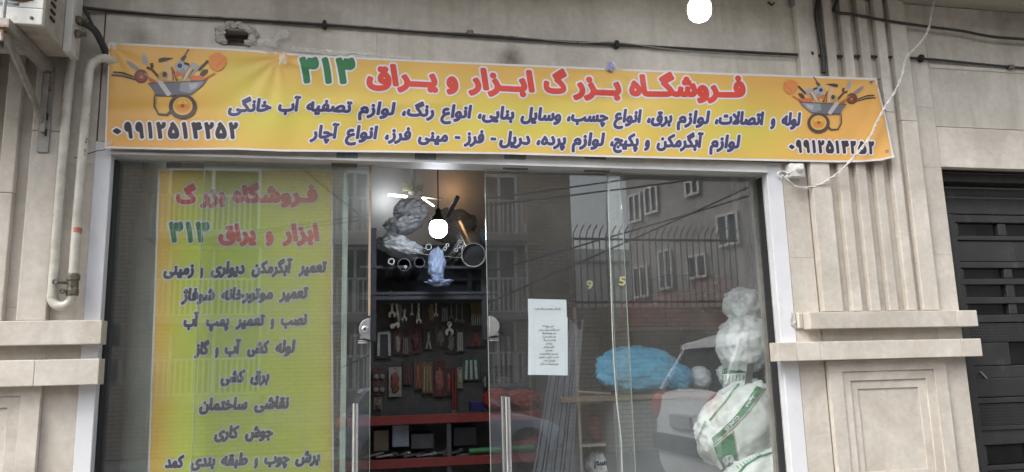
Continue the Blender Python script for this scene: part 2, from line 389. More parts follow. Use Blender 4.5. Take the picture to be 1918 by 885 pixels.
def plate(polys, mapper, name, mat, parent, col=None, label=None):
    """flat print: polygons in sheet coordinates put on a surface by mapper"""
    mb = MB(); mb.flat = True; idx = {}
    fs = []
    for p in polys:
        f_ = []
        for x, y in p:
            k = (round(x*20), round(y*20)); i = idx.get(k)
            if i is None:
                i = idx[k] = len(mb.v); mb.v.append(tuple(mapper(x, y)))
            if not f_ or f_[-1] != i: f_.append(i)
        if len(f_) > 2 and f_[0] == f_[-1]: f_.pop()
        if len(set(f_)) > 2 and len(set(f_)) == len(f_): fs.append(tuple(f_))
    mb.f = fs
    if col is not None: mb.col = [col]*len(mb.v)
    return mb.build(name, mat, parent, label=label)
def lerp_base(pts):
    xs = [p[0] for p in pts]; ys = [p[1] for p in pts]
    return lambda x: float(np.interp(x, xs, ys))
def text_line(words, base, H, bold, halo, shear, surf, parent, mat, halomat, label, c=.6, name='lettering', d0=.0012, d1=.0022, hh=None):
    """words: (text, x left, x right) in photo pixels on the sheet; base(x) = baseline; H = height of an alef"""
    segs = []; em = (H-2*bold)/.71
    for t, xl, xr in words:
        s = outline(t).copy(); s[:, [1, 3]] *= em
        for k in (0, 2): s[:, k] = s[:, k]*em+shear*s[:, k+1]
        a, b = min(s[:, 0].min(), s[:, 2].min()), max(s[:, 0].max(), s[:, 2].max()); ml = halo+bold
        sc = (xr-xl-2*ml)/(b-a)
        s[:, [0, 2]] = (s[:, [0, 2]]-a)*sc+xl+ml; s[:, [1, 3]] += bold; segs.append(s)
    F = sdf(np.concatenate(segs), c, bold+halo+1)
    mp = lambda d: (lambda x, h: surf(x, base(x)-h, d))
    fr = plate(fill(F, bold), mp(d1), name, mat, parent, label=label)
    if halo: plate(fill(F, bold+halo), mp(d0), name+'_outline', halomat, fr)
    return fr

# ------------------------------------------------------------------ materials
STONE = stone_mat('honed_limestone', (.49, .45, .39, 1), (.64, .60, .54, 1), (.40, .335, .28, 1), .36)
STAINS = [(X_(955, 112), Z_(955, 112), .11, .9), (X_(262, 72), Z_(262, 72), .10, .6), (X_(560, 50), Z_(560, 50), .3, .35), (X_(1080, 110), Z_(1080, 110), .35, .3), (X_(1890, 20), Z_(1890, 20), .3, .4), (X_(1560, 70), Z_(1560, 70), .3, .35)]
STONE_UP = stone_mat('grimy_limestone', (.53, .495, .43, 1), (.66, .625, .56, 1), (.32, .27, .21, 1), .5)
RUBBLE = M('broken_plaster', (.42, .40, .37, 1), .9, var=.4, scale=30, bump=1, bscale=60)
GROUT = M('wall_core', (.30, .26, .22, 1), .95, var=.3, scale=20)
ALU = M('white_coated_aluminium', (.66, .67, .70, 1), .4, var=.06, scale=5, spec=.5)
HEADM = M('grey_header_profile', (.60, .60, .58, 1), .45, var=.15, scale=10)
LABELM = M('dark_shutter_label', (.20, .23, .25, 1), .5, var=.4, scale=60)
RUBBER = M('black_rubber', (.015, .015, .016, 1), .7, var=.3, scale=30)
CABLE = M('black_cable_jacket', (.028, .026, .025, 1), .55, var=.4, scale=25)
WCABLE = M('white_twisted_cable', (.68, .67, .66, 1), .45, var=.15, scale=40)
GASP = M('cream_painted_pipe', (.55, .53, .46, 1), .4, var=.22, scale=16, bump=.3, bscale=90)
BRASS = M('tarnished_valve', (.16, .14, .11, 1), .45, .6, var=.5, scale=60, bump=.5)
REDBAND = M('faded_red_paint', (.45, .16, .12, 1), .6, var=.4, scale=50)
ACW = M('yellowed_white_enamel', (.56, .56, .53, 1), .4, var=.16, scale=9, bump=.1)
ACU = M('unit_underside_sheet', (.36, .33, .29, 1), .55, var=.3, scale=14)
STEEL = M('galvanised_steel', (.30, .29, .27, 1), .5, .3, var=.35, scale=14, bump=.3)
RUST = M('rust', (.20, .09, .045, 1), .9, var=.5, scale=40, bump=.8)
CHROME = M('polished_steel', (.85, .86, .88, 1), .24, 1, var=.05)
SATIN = M('satin_steel', (.42, .42, .43, 1), .4, .8, var=.08, scale=20)
WHITEP = M('white_plastic', (.74, .74, .72, 1), .4, var=.08)
BLACKM = M('charcoal_painted_steel', (.030, .0295, .030, 1), .45, var=.3, scale=6, bump=.15, bscale=20)
BLACKSLOT = M('dark_slot_glass', (.012, .012, .012, 1), .15, var=.3)
GLASS = glass_mat('shop_glass', (.965, .985, .975, 1), .088, .043, (.55, .56, .57, 1))
GLASS2 = glass_mat('door_leaf_glass', (.97, .985, .975, 1), .07, .028, (.55, .56, .57, 1))
GEDGE = M('green_glass_edge', (.30, .36, .32, 1), .25, var=.2)
SEAL = M('clear_edge_seal', (.42, .44, .42, 1), .3, var=.2, scale=40)
WOODTRIM = M('tan_edge_trim', (.36, .28, .20, 1), .5, var=.2, scale=30)
PRINT = attr_mat('printed_vinyl', .42, .45)
HALO = M('white_print', (.68, .66, .70, 1), .45, var=.06)
REDP = M('red_print', lin(205, 68, 52), .45, var=.08)
BLUEQ = M('dark_violet_print', lin(40, 40, 74), .45, var=.08)
GREENP = M('green_print', lin(38, 112, 62), .45, var=.08)
BLUEP = M('violet_blue_print', lin(64, 62, 100), .45, var=.08)
INKP = M('black_print', lin(52, 46, 50), .45, var=.08)
PAPER = M('white_paper', (.80, .86, .94, 1), .8, var=.04)
INK = M('printer_ink', (.12, .12, .14, 1), .8, var=.1)
HEM = M('white_banner_hem', (.66, .64, .62, 1), .5, var=.08)
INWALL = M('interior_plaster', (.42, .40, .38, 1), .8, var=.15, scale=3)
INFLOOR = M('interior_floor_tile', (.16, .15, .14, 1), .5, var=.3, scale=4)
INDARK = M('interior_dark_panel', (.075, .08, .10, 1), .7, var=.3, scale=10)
PEG = M('dark_pegboard', (.085, .082, .082, 1), .65, var=.25, scale=12)
REDS = M('red_painted_beam', (.21, .030, .028, 1), .4, var=.2, scale=12)

def speck(m, scale, lo, hi, col, stretch=(1, 1, 1)):
    """chips, splashes and dirt with a shape of their own over a paint"""
    nt = m.node_tree; L = nt.links; b = nt.nodes['Principled BSDF']; src = b.inputs['Base Color'].links[0].from_socket
    geo = N(nt, 'ShaderNodeNewGeometry'); mp = N(nt, 'ShaderNodeMapping'); mp.inputs['Scale'].default_value = stretch; L.new(geo.outputs['Position'], mp.inputs['Vector'])
    n = N(nt, 'ShaderNodeTexNoise', Scale=scale, Detail=5.0, Roughness=.65); L.new(mp.outputs[0], n.inputs['Vector'])
    mr = N(nt, 'ShaderNodeMapRange'); mr.inputs['From Min'].default_value = lo; mr.inputs['From Max'].default_value = hi; L.new(n.outputs['Fac'], mr.inputs['Value'])
    mx = N(nt, 'ShaderNodeMix', data_type='RGBA'); L.new(mr.outputs[0], mx.inputs['Factor']); L.new(src, mx.inputs['A']); mx.inputs['B'].default_value = col; L.new(mx.outputs['Result'], b.inputs['Base Color'])
speck(GASP, 30, .66, .69, (.16, .13, .10, 1), (1, 1, .5)); speck(GASP, 7, .55, .75, (.40, .36, .28, 1))
speck(ALU, 20, .68, .72, (.38, .36, .33, 1)); speck(ALU, 2.5, .55, .8, (.48, .47, .46, 1), (3, 3, 1))
speck(BLACKM, 8, .60, .80, (.085, .08, .075, 1), (1, 1, .4)); speck(BLACKM, 60, .70, .74, (.12, .11, .10, 1))
speck(ACW, 10, .60, .75, (.30, .24, .17, 1)); speck(STEEL, 14, .58, .68, (.22, .13, .07, 1))

# ------------------------------------------------------------------ setting: pavement, street
def struct(name, mb, mat, **k):
    o = mb.build(name, mat, None, **k); o['kind'] = 'structure'; return o
ASPH = M('asphalt', (.055, .055, .057, 1), .9, var=.3, scale=3, bump=.8, bscale=90)
PAVE = M('pavement_tiles', (.28, .265, .245, 1), .8, var=.25, scale=5, bump=.3)
struct('road', MB().box(-60, 60, -60, -2.31, -.4, -.12), ASPH)
struct('pavement', MB().box(-60, 60, -2.2, .15, -.4, 0), PAVE)
struct('kerb', MB().box(-60, 60, -2.305, -2.205, -.4, .004), M('kerb_stone', (.33, .32, .30, 1), .8, var=.2), bevel=.01)
struct('far_pavement', MB().box(-60, 60, -12.5, -10.9, -.118, 0), PAVE)

# ------------------------------------------------------------------ the stone front
F = thing('stone_shopfront_building', 'pale limestone shop front with fluted pilasters, stone ledges and a grimy lintel', 'building', (.6, .2, 0))
ZT = 3.8
def slab(x0, x1, y0, y1, z0, z1, name='stone_slab', mat=None, bev=.0009, parent=None):
    g = .0004
    return MB().box(x0+g, x1-g, y0, y1, z0+g, z1-g).build(name, mat or STONE, parent or F, bevel=bev)
JL, JR = -1.182, 2.372             # opening
LZ = 2.72
# core behind joints
MB().box(-4, JL-.06, .055, .30, 0, ZT).build('wall_core', GROUT, F)
MB().box(JR+.06, 3.568, .055, .30, 0, ZT).build('wall_core', GROUT, F)
MB().box(3.568, 9, .055, .30, 2.74, ZT).build('wall_core', GROUT, F)
# hole in the lintel
hx0, hx1, hz0, hz1 = X_(420, 70), X_(466, 70), Z_(440, 86), Z_(440, 57)
mbk = MB(); mbk.box(JL-.06, hx0, .055, .30, LZ+.01, ZT); mbk.box(hx1, JR+.06, .055, .30, LZ+.01, ZT)
mbk.box(hx0, hx1, .055, .30, hz1, ZT); mbk.box(hx0, hx1, .055, .30, LZ+.01, hz0); mbk.box(hx0, hx1, .27, .30, hz0, hz1)
mbk.build('wall_core', GROUT, F)
# lintel lower course (z 2.72 - 3.40), split round the hole
for a, b in ((-4, -2.6), (-2.6, -1.25), (-1.25, hx0)): slab(a, b, 0, .055, LZ if a > -1.3 else 3.40-.02, 3.40, mat=STONE_UP) if a > -1.3 else None
slab(-1.25, hx0, 0, .055, LZ, 3.398, mat=STONE_UP) if False else None
slab(hx0, hx1, 0, .055, LZ, hz0, mat=STONE_UP); slab(hx0, hx1, 0, .055, hz1, 3.40, mat=STONE_UP)
for a, b in ((hx1, .11), (.11, 2.25), (2.25, 2.63)): slab(a, b, 0, .055, LZ, 3.40, mat=STONE_UP)
for a, b in ((-4, -2.3), (-2.3, 2.16), (2.16, 2.63)): slab(a, b, .001, .055, 3.402, ZT, mat=STONE_UP)
# broken plaster round the hole
hb = MB()
for k in range(26):
    a = 2*math.pi*k/26; cx, cz = (hx0+hx1)/2, (hz0+hz1)/2+.01
    if math.sin(a) < -.75: continue
    hb.lump((cx+math.cos(a)*.088*random.uniform(.85, 1.15), -.004, cz+math.sin(a)*.062*random.uniform(.85, 1.15)), (.024, .014, .018), seed=k, sub=2, amp=.4)
hb.build('plaster_rim', RUBBLE, F, smooth=False)
MB().box(hx0, hx1, .10, .2, hz0+.045, hz1).build('plaster_back', RUBBLE, F)
MB().box(hx0+.012, hx1-.012, .06, .2, hz0, hz0+.045).build('buried_box', M('buried_box_grey', (.10, .10, .10, 1), .7), F, bevel=.004)
# right: base face, fluted pilaster
slab(JR+.10, 2.637, 0, .055, 0, 1.50); slab(JR+.10, 2.637, 0, .055, 1.50, 2.15); slab(JR+.10, 2.637, 0, .055, 2.15, LZ)
slab(3.403, 3.568, 0, .055, 0, 1.62); slab(3.403, 3.568, 0, .055, 1.62, 2.17); slab(3.403, 3.568, 0, .055, 2.17, 2.72); slab(3.403, 3.568, 0, .055, 2.72, 3.11)
slab(3.403, 3.568, 0, .055, 3.11, ZT, mat=STONE_UP)
slab(2.63, 3.403, .0, .055, 0, 3.11); slab(2.63, 3.403, .0, .055, 3.11, ZT, mat=STONE_UP)
ribs = [(2.637, 2.764), (2.822, 2.889), (2.942, 3.008), (3.064, 3.126), (3.186, 3.250), (3.292, 3.403)]
for i, (a, b) in enumerate(ribs):
    j = [3.11, 2.97, 3.20, 2.90, 3.05, 3.0][i]
    slab(a, b, -.042, -.0005, 1.832, j, 'fluting_rib', bev=.006); slab(a, b, -.042, -.0005, j, ZT, 'fluting_rib', STONE_UP, bev=.006)
def panel(xa, xb, side):
    """sunk panel of three nested frames below the ledges"""
    z1, z0 = 1.557, .02
    e = [(0, 0), (.083, .066), (.137, .118), (.185, .166)] ; ys = [-.032, -.022, -.012, -.004]
    for k in range(3):
        (i0, t0), (i1, t1) = e[k], e[k+1]; y = ys[k]
        X0, X1, x0, x1 = xa+i0, xb-i0, xa+i1, xb-i1; Zt, zt, Zb, zb = z1-t0, z1-t1, z0+t0, z0+t1+.75
        if k: Zb = z0+e[k][1]+.75
        fr = MB(); v = [(X0, y, Zb), (X1, y, Zb), (X1, y, Zt), (X0, y, Zt), (x0, y, zb), (x1, y, zb), (x1, y, zt), (x0, y, zt)]
        vb = [(p[0], -.0008, p[2]) for p in v]; f = []
        for a_ in range(4):
            b_ = (a_+1) % 4; f += [(a_, b_, b_+4, a_+4), (a_+4, b_+4, b_+12, a_+12), (a_, a_+8, b_+8, b_), (a_+8, a_+12, b_+12, b_+8)]
        fr.add(v+vb, f); fr.build('sunk_frame', STONE, F, bevel=.0015)
    slab(xa+.185, xb-.185, ys[3], -.0008, .02+.166+.75, z1-.166, 'panel_centre')
panel(2.637, 3.403, 1)
# ledges right: (x0, x1 joints)
for a, b in ((2.515, 3.47), (3.47, 3.612)): slab(a, b, -.085, .0, 1.733, 1.828, 'ledge_stone', bev=.004)
for a, b in ((2.298, 2.413), (2.413, 2.56), (2.56, 3.475), (3.475, 3.612)): slab(a, b, -.088, -.0+.0, 1.558, 1.662, 'ledge_stone', bev=.004)
for k, (a, b) in enumerate(((2.475, 2.49), (2.49, 2.513))):      # broken stump of the upper ledge
    slab(a, b, -.030+.012*k, -.0006, 1.74, 1.83, 'broken_stone', bev=.006)
MB().lump((2.462, -.004, 1.785), (.02, .014, .045), seed=5, sub=3, amp=.5).build('broken_stone', RUBBLE, F)
# left pilaster
slab(-1.406, JL-.075, 0, .055, 0, 1.55); slab(-1.406, JL-.075, 0, .055, 1.55, 2.6); slab(-1.406, JL-.075, 0, .055, 2.6, 3.40)
slab(-2.2, -1.406, 0, .055, 0, 1.9); slab(-2.2, -1.406, 0, .055, 1.9, 3.40); slab(-2.45, -2.2, 0, .055, 0, 3.40)
lr = [(-1.406-(3.403-b), -1.406-(3.403-a)) for a, b in ribs]
for i, (a, b) in enumerate([(-1.406-(b-2.637), -1.406-(a-2.637)) for a, b in ribs]):
    j = [2.75, 2.44, 2.9, 2.5, 2.3, 2.6][i]
    slab(a, b, -.042, -.0005, 1.832, j, 'fluting_rib', bev=.006); slab(a, b, -.042, -.0005, j, 3.398, 'fluting_rib', bev=.006)
panel(-2.172, -1.406, -1)
for a, b in ((-2.6, -1.150),): slab(a, b, -.085, .0, 1.718, 1.830, 'ledge_stone', bev=.004)
for a, b in ((-2.6, -1.42), (-1.42, -1.150)): slab(a, b, -.088, .0, 1.533, 1.652, 'ledge_stone', bev=.004)
# over the garage
for a, b in ((3.57, 4.9), (4.9, 6.2), (6.2, 9)):
    slab(a, b, 0, .055, 2.725, 2.984); slab(a, b, 0.002, .055, 2.987, 3.385, mat=STONE_UP); slab(a, b, .001, .055, 3.40, ZT, mat=STONE_UP)
MB().box(3.57, 9, -.006, .05, 3.372, 3.398).build('joint_lip', STONE_UP, F, bevel=.003)
MB().box(3.55, 3.568, .056, .34, 0, 2.72).build('door_reveal', STONE, F)
# overhang of the storey above
SOFF = M('painted_soffit', (.36, .33, .27, 1), .85, var=.25, scale=2, bump=.3, bscale=30)
so_ = MB()
so_.box(-6, 10, -.55, .3, ZT+.004, ZT+.35); so_.build('overhang_slab', SOFF, F)
MB().box(-6, 10, .0, .3, ZT+.36, 7).build('upper_wall', STONE_UP, F)
MB().box(JL-.06, JR+.06, .12, .30, LZ+.0, LZ+.012).build('lintel_soffit', STONE_UP, F)

# ------------------------------------------------------------------ glass front
SFt = thing('glass_shop_front', 'frameless glass shop front with two door leaves pulled apart under a grey header', 'shop front', (.6, .1, 0))
MB().box(JL-.075, JL, -.004, .12, 0, LZ-.002).build('jamb', ALU, SFt, bevel=.003)
MB().box(JR, JR+.098, -.004, .12, 0, LZ-.002).build('jamb', ALU, SFt, bevel=.003)
MB().box(JL+.0005, JL+.013, .05, .12, 0, 2.64).build('rubber_seal', RUBBER, SFt)
MB().box(JR-.009, JR-.0005, .05, .12, 0, 2.64).build('rubber_seal', RUBBER, SFt)
MB().box(JR-.005, JR-.001, .046, .049, 0, 2.64).build('rubber_seal', SEAL, SFt)
hd = MB().box(JL+.001, JR-.001, -.012, .13, 2.655, LZ-.002).build('header', HEADM, SFt, bevel=.003)
MB().box(JL+.001, JR-.001, -.018, -.0125, 2.652, 2.664).build('header_lip', ALU, SFt)
for px in (650, 797, 965, 1115, 1262):                    # worn labels on the header
    a, b = P3(px-20, 296, -.014), P3(px+20, 298, -.014); z = a.z
    MB().box(a.x, b.x, -.0145, -.0122, z-.008, z+.03).build('header_label', LABELM, hd, bevel=.0012)
def glass_pane(x0, x1, y, z0=.02, z1=2.655, mat=GLASS, name='glass_pane', parent=None, l=True, r=True):
    g = MB().box(x0+.0015, x1-.0015, y, y+.010, z0, z1).build(name, mat, parent)
    for s_, q in ((x0, l), (x1, r)):
        if q: MB().box(s_-.0012, s_+.0012, y-.0006, y+.0106, z0, z1).build('glass_edge', GEDGE, g)
    return g
XL0, XL1 = X_(372, 560, .07), X_(694, 560, .07); XR0, XR1 = X_(913, 560, .07), X_(1174, 560, .07)
FL1, FR0 = X_(645, 560, .1), X_(1148, 560, .1)
glass_pane(JL+.014, FL1, .100, parent=SFt, l=False); glass_pane(FR0, JR-.010, .100, parent=SFt, r=False)
lw = thing('door_leaf', None, None)  # replaced below
bpy.data.objects.remove(lw)
lf = glass_pane(XL0, XL1, .070, z1=2.650, mat=GLASS2, name='door_leaf', parent=SFt)
rf = glass_pane(XR0, XR1, .070, z1=2.650, mat=GLASS2, name='door_leaf', parent=SFt)
# trim strips on the leaf edges
a = Z_(693, 592, .07)
MB().box(XL1-.012, XL1-.0015, .062, .0695, a, 2.65).build('edge_trim', WOODTRIM, lf)
MB().box(FL1-.014, FL1+.014, .088, .0985, 0.02, 2.6).build('edge_trim', GEDGE, SFt)
MB().tube(curve_pts(pline([(1141, 320), (1141, 420), (1144, 520), (1148, 640), (1154, 740), (1163, 820), (1166, 900), (1170, 1000)], .055)), .0034, 6).build('edge_seal', SEAL, SFt, smooth=True)
for px, py in ((645, 309), (965, 313), (1118, 318)):        # top patch fittings
    a = P3(px-24, py-6, .055); b = P3(px+24, py+6, .055)
    MB().box(a.x, b.x, .050, .0595, b.z, a.z).build('patch_fitting', M('brown_patch_fitting', (.16, .13, .10, 1), .5), SFt, bevel=.002)
def lock(px, py, side, leaf, xe):
    c = P3(px, py, .06); R = .056; pr = []
    for k in range(15):
        t = math.pi*k/14 - math.pi/2; pr.append((xe+side*math.cos(t)*R, c.z+math.sin(t)*R))
    o = MB().prism(pr, .045, .0685).build('lock', SATIN, leaf, bevel=.003)
    if side < 0:
        MB().lathe((xe-.026, .0448, c.z), (0, -1, 0), [(0, .017), (.006, .016), (.008, .012), (.008, 0)], 18).build('keyhole', CHROME, leaf, smooth=False)
        MB().box(xe-.029, xe-.023, .0355, .0365, c.z-.006, c.z+.006).build('key_slot', RUBBER, leaf)
lock(694, 617, -1, lf, XL1-.002); lock(913, 612, 1, rf, XR0+.002)
for x, s_ in ((XL1-.062, 1), (XR0+.008, 1)):
    z = Z_(680, 641, .07); MB().box(x, x+.048, .066, .0688, z-.007, z+.001).build('lock_sticker', M('grey_sticker', (.40, .40, .40, 1), .6, var=.5, scale=300), lf if s_ and x < .3 else rf)
    MB().box(x, x+.048, .066, .0688, z+.004, z+.009).build('lock_sticker', M('grey_sticker', (.40, .40, .40, 1), .6, var=.5, scale=300), lf if x < .3 else rf)
def handle(px, py, leaf, both):
    c = P3(px, py, .02); r = .0160
    hdl = MB().lathe((c.x, .02, .75), (0, 0, 1), [(0, r), (c.z-.75, r), (c.z-.75, r*.8), (c.z-.78, r*.78)], 20)
    o = hdl.build('pull_handle', CHROME, leaf, smooth=True, auto=True)
    for z in (.95, c.z-.14): MB().lathe((c.x, .02, z), (0, 1, 0), [(.01, .008), (.048, .008)], 10).build('handle_stud', CHROME, leaf)
    if both:
        MB().lathe((c.x, .13, .75), (0, 0, 1), [(0, r), (c.z-.75, r), (c.z-.75, r*.8), (c.z-.78, r*.78)], 20).build('pull_handle', CHROME, leaf, smooth=True, auto=True)
handle(666, 756, lf, False); handle(950, 744, rf, True)
# yellow numerals left on the glass
YEL = M('yellow_sticker', (.36, .34, .15, 1), .5)
gsurf = lambda Y: (lambda px, py, d: tuple(P3(px, py, Y-d)))
text_line([('9', 1098, 1111)], lambda x: 542, 17, .6, 0, 0, gsurf(.099), SFt, YEL, None, None, c=.35, name='numeral')
text_line([('5', 1159, 1172)], lambda x: 535, 17, .6, 0, 0, gsurf(.069), SFt, YEL, None, None, c=.35, name='numeral')

# ------------------------------------------------------------------ banner over the door
BT = [(204, 80), (322, 86), (440, 92), (587, 104), (734, 111), (940, 120), (1150, 129), (1360, 137.5), (1642, 147)]
BB = [(196, 278), (320, 281), (440, 280.5), (528, 284), (734, 286), (940, 289), (1150, 295), (1400, 301), (1560, 304.5), (1610, 304), (1650, 301), (1675, 295)]
tb, bb = lerp_base(BT), lerp_base(BB)
def by(px, py):
    y = -.052+.003*math.sin(px/61+py/90)+.002*math.sin(px/23+py/37+2)
    for cx, cy, am in ((522, 108, .0045), (1145, 131, .003), (208, 84, .003), (1640, 150, .003)):
        dx, dy = px-cx, py-cy; r = math.hypot(dx, dy)+1; th = math.atan2(dy, dx)
        y += am*math.sin(th*11+math.sin(r/40))*math.exp(-r/95)*min(1, r/12)
    y += .006*math.exp(-((py-210+.02*px)/14)**2)*math.sin(px/150)
    if px > 1600: y -= .0006*(px-1600)*max(0, (py-220)/80)
    return y
def bsurf(px, py, d=0): return tuple(P3(px, py, by(px, py)-d))
BN = thing('shop_banner', 'long yellow and orange vinyl banner with red and blue lettering hung over the shop front', 'banner', tuple(P3(935, 288, -.05)))
nx, nyy = 300, 44; mb = MB(); mb.col = []; mb.flat = True
OR, YG, LY = np.array(lin(218, 166, 88)[:3]), np.array(lin(202, 192, 84)[:3]), np.array(lin(222, 194, 96)[:3])
for j in range(nyy+1):
    t = j/nyy
    for i in range(nx+1):
        s = i/nx; px0, px1 = 204+(1642-204)*s, 196+(1675-196)*s
        px = px0+(px1-px0)*t; py = tb(px0)*(1-t)+bb(px1)*t
        mb.v.append(bsurf(px, py))
        e = min(1, max(0, (s-.10)/.10))*min(1, max(0, (.93-s)/.12)); e = e*e*(3-2*e)
        v = math.exp(-((t-.62)/.30)**2); g = e*(.42+.58*v)*(.8+.2*math.sin(s*19+1)*math.cos(t*5))
        g = max(g, .85*math.exp(-(((s-.18)/.05)**2+((t-.35)/.5)**2)))
        if t < .18: g *= t/.18*.6+.4
        base = OR*(1-g)+YG*g; base = base*(1-.35*math.exp(-((s-.12)/.1)**2-((t-.4)/.3)**2))+LY*.35*math.exp(-((s-.12)/.1)**2-((t-.4)/.3)**2)
        mb.col.append((*base, 1))
for j in range(nyy):
    for i in range(nx):
        k = j*(nx+1)+i; mb.f.append((k, k+nx+1, k+nx+2, k+1))
sheet = mb.build('banner_sheet', PRINT, BN, smooth=True)
sm = sheet.modifiers.new('thickness', 'SOLIDIFY'); sm.thickness = .0012; sm.offset = 1
# make sure the sheet thickens away from the viewer
sm.offset = -1 if sheet.data.polygons[10].normal.y < 0 else 1
top = [(x, y+1.6) for x, y in BT]; bot = [(x, y-1.8) for x, y in BB]
for pth in (top, bot, [(1640, 148), (1658, 220), (1673, 295)], [(205.5, 81), (197.5, 278)]):
    hm = MB(); hm.flat = True; L = []
    for k in range(len(pth)-1):
        n_ = max(2, int(math.hypot(pth[k+1][0]-pth[k][0], pth[k+1][1]-pth[k][1])/5))
        L += [(pth[k][0]+(pth[k+1][0]-pth[k][0])*q/n_, pth[k][1]+(pth[k+1][1]-pth[k][1])*q/n_) for q in range(n_)]
    L.append(pth[-1]); vert = abs(pth[-1][0]-pth[0][0]) < 60
    for x, y in L:
        hm.v += [bsurf(x-1.6, y, .0006), bsurf(x+1.6, y, .0006)] if vert else [bsurf(x, y-1.9, .0006), bsurf(x, y+1.9, .0006)]
    hm.f = [(2*q, 2*q+1, 2*q+3, 2*q+2) for q in range(len(L)-1)]
    hm.build('hem', HEM, BN)
for px, py in ((213, 88), (206, 268), (1632, 155), (1662, 284)):
    c = Vector(bsurf(px, py, .002)); ey = MB(); ey._ring(tuple(c), (0, 1, 0), .011, .006, .003, 16); ey.build('eyelet', SATIN, BN, smooth=False)
bl1 = lerp_base([(560, 158), (700, 161.5), (778, 163), (975, 173), (1130, 179), (1200, 181.5), (1400, 183.5)])
text_line([('۳', 557, 601), ('۱', 599, 625), ('۳', 625, 669)], lambda x: 156.5+(x-560)*.018, 52, 4.2, 3.4, -.08, bsurf, BN, GREENP, HALO, 'green numerals 313')
text_line([('یــراق', 683, 824), ('و', 833, 862), ('ابــزار', 874, 1005), ('گ', 1015, 1065), ('بــزر', 1070, 1167), ('فــروشگــاه', 1175, 1400)],
          bl1, 42, 3.3, 3.2, -.1, bsurf, BN, REDP, HALO, 'large red title lettering')
bl2 = lerp_base([(425, 211), (540, 209.5), (620, 210), (705, 216), (860, 222), (1010, 227), (1250, 232), (1420, 235), (1502, 237)])
W2 = [('خانگی', 424, 511), ('آب', 518, 567), ('تصفیه', 571, 663), ('لوازم', 668, 744), ('رنگ،', 750, 816), ('انواع', 822, 887), ('بنایی،', 892, 966), ('وسایل', 972, 1054),
      ('چسب،', 1059, 1142), ('انواع', 1146, 1205), ('برق،', 1209, 1262), ('لوازم', 1265, 1333), ('اتصالات،', 1336, 1434), ('و', 1440, 1455), ('لوله', 1461, 1503)]
text_line(W2, bl2, 26, 1.75, 2.5, .17, bsurf, BN, BLUEP, HALO, 'blue lettering, upper small line')
bl3 = lerp_base([(578, 260), (690, 261), (810, 266), (965, 272), (1100, 274), (1270, 277), (1390, 279)])
W3 = [('آچار', 577, 639), ('انواع', 643, 711), ('فرز،', 718, 773), ('مینی', 780, 842), ('–', 849, 865), ('فرز', 866, 910), ('–', 916, 932), ('دریل', 932, 996), ('پرده،', 1002, 1063),
      ('لوازم', 1068, 1136), ('پکیج،', 1140, 1199), ('و', 1204, 1220), ('آبگرمکن', 1227, 1321), ('لوازم', 1326, 1390)]
text_line(W3, bl3, 26, 1.75, 2.5, .17, bsurf, BN, BLUEP, HALO, 'blue lettering, lower small line')
def phone(spans, base, H, bold, halo, lab):
    text_line([(d, a, b) for d, (a, b) in zip('۰۹۹۱۲۵۱۴۲۵۲', spans)], base, H, bold, halo, -.05, bsurf, BN, INKP, HALO, lab, c=.5)
phone([(208, 230), (229, 252), (250, 273), (273, 289), (289, 314), (311, 339), (337, 355), (355, 382), (379, 404), (400, 428), (425, 449)], lambda x: 260+(x-210)*.004, 33, 2.6, 3.2, 'black phone number')
phone([(1475, 1491), (1488, 1505), (1502, 1520), (1518, 1531), (1529, 1547), (1544, 1565), (1562, 1575), (1573, 1593), (1590, 1606), (1604, 1626), (1624, 1640)], lambda x: 286.5+(x-1480)*.02, 26, 2, 2.6, 'black phone number')

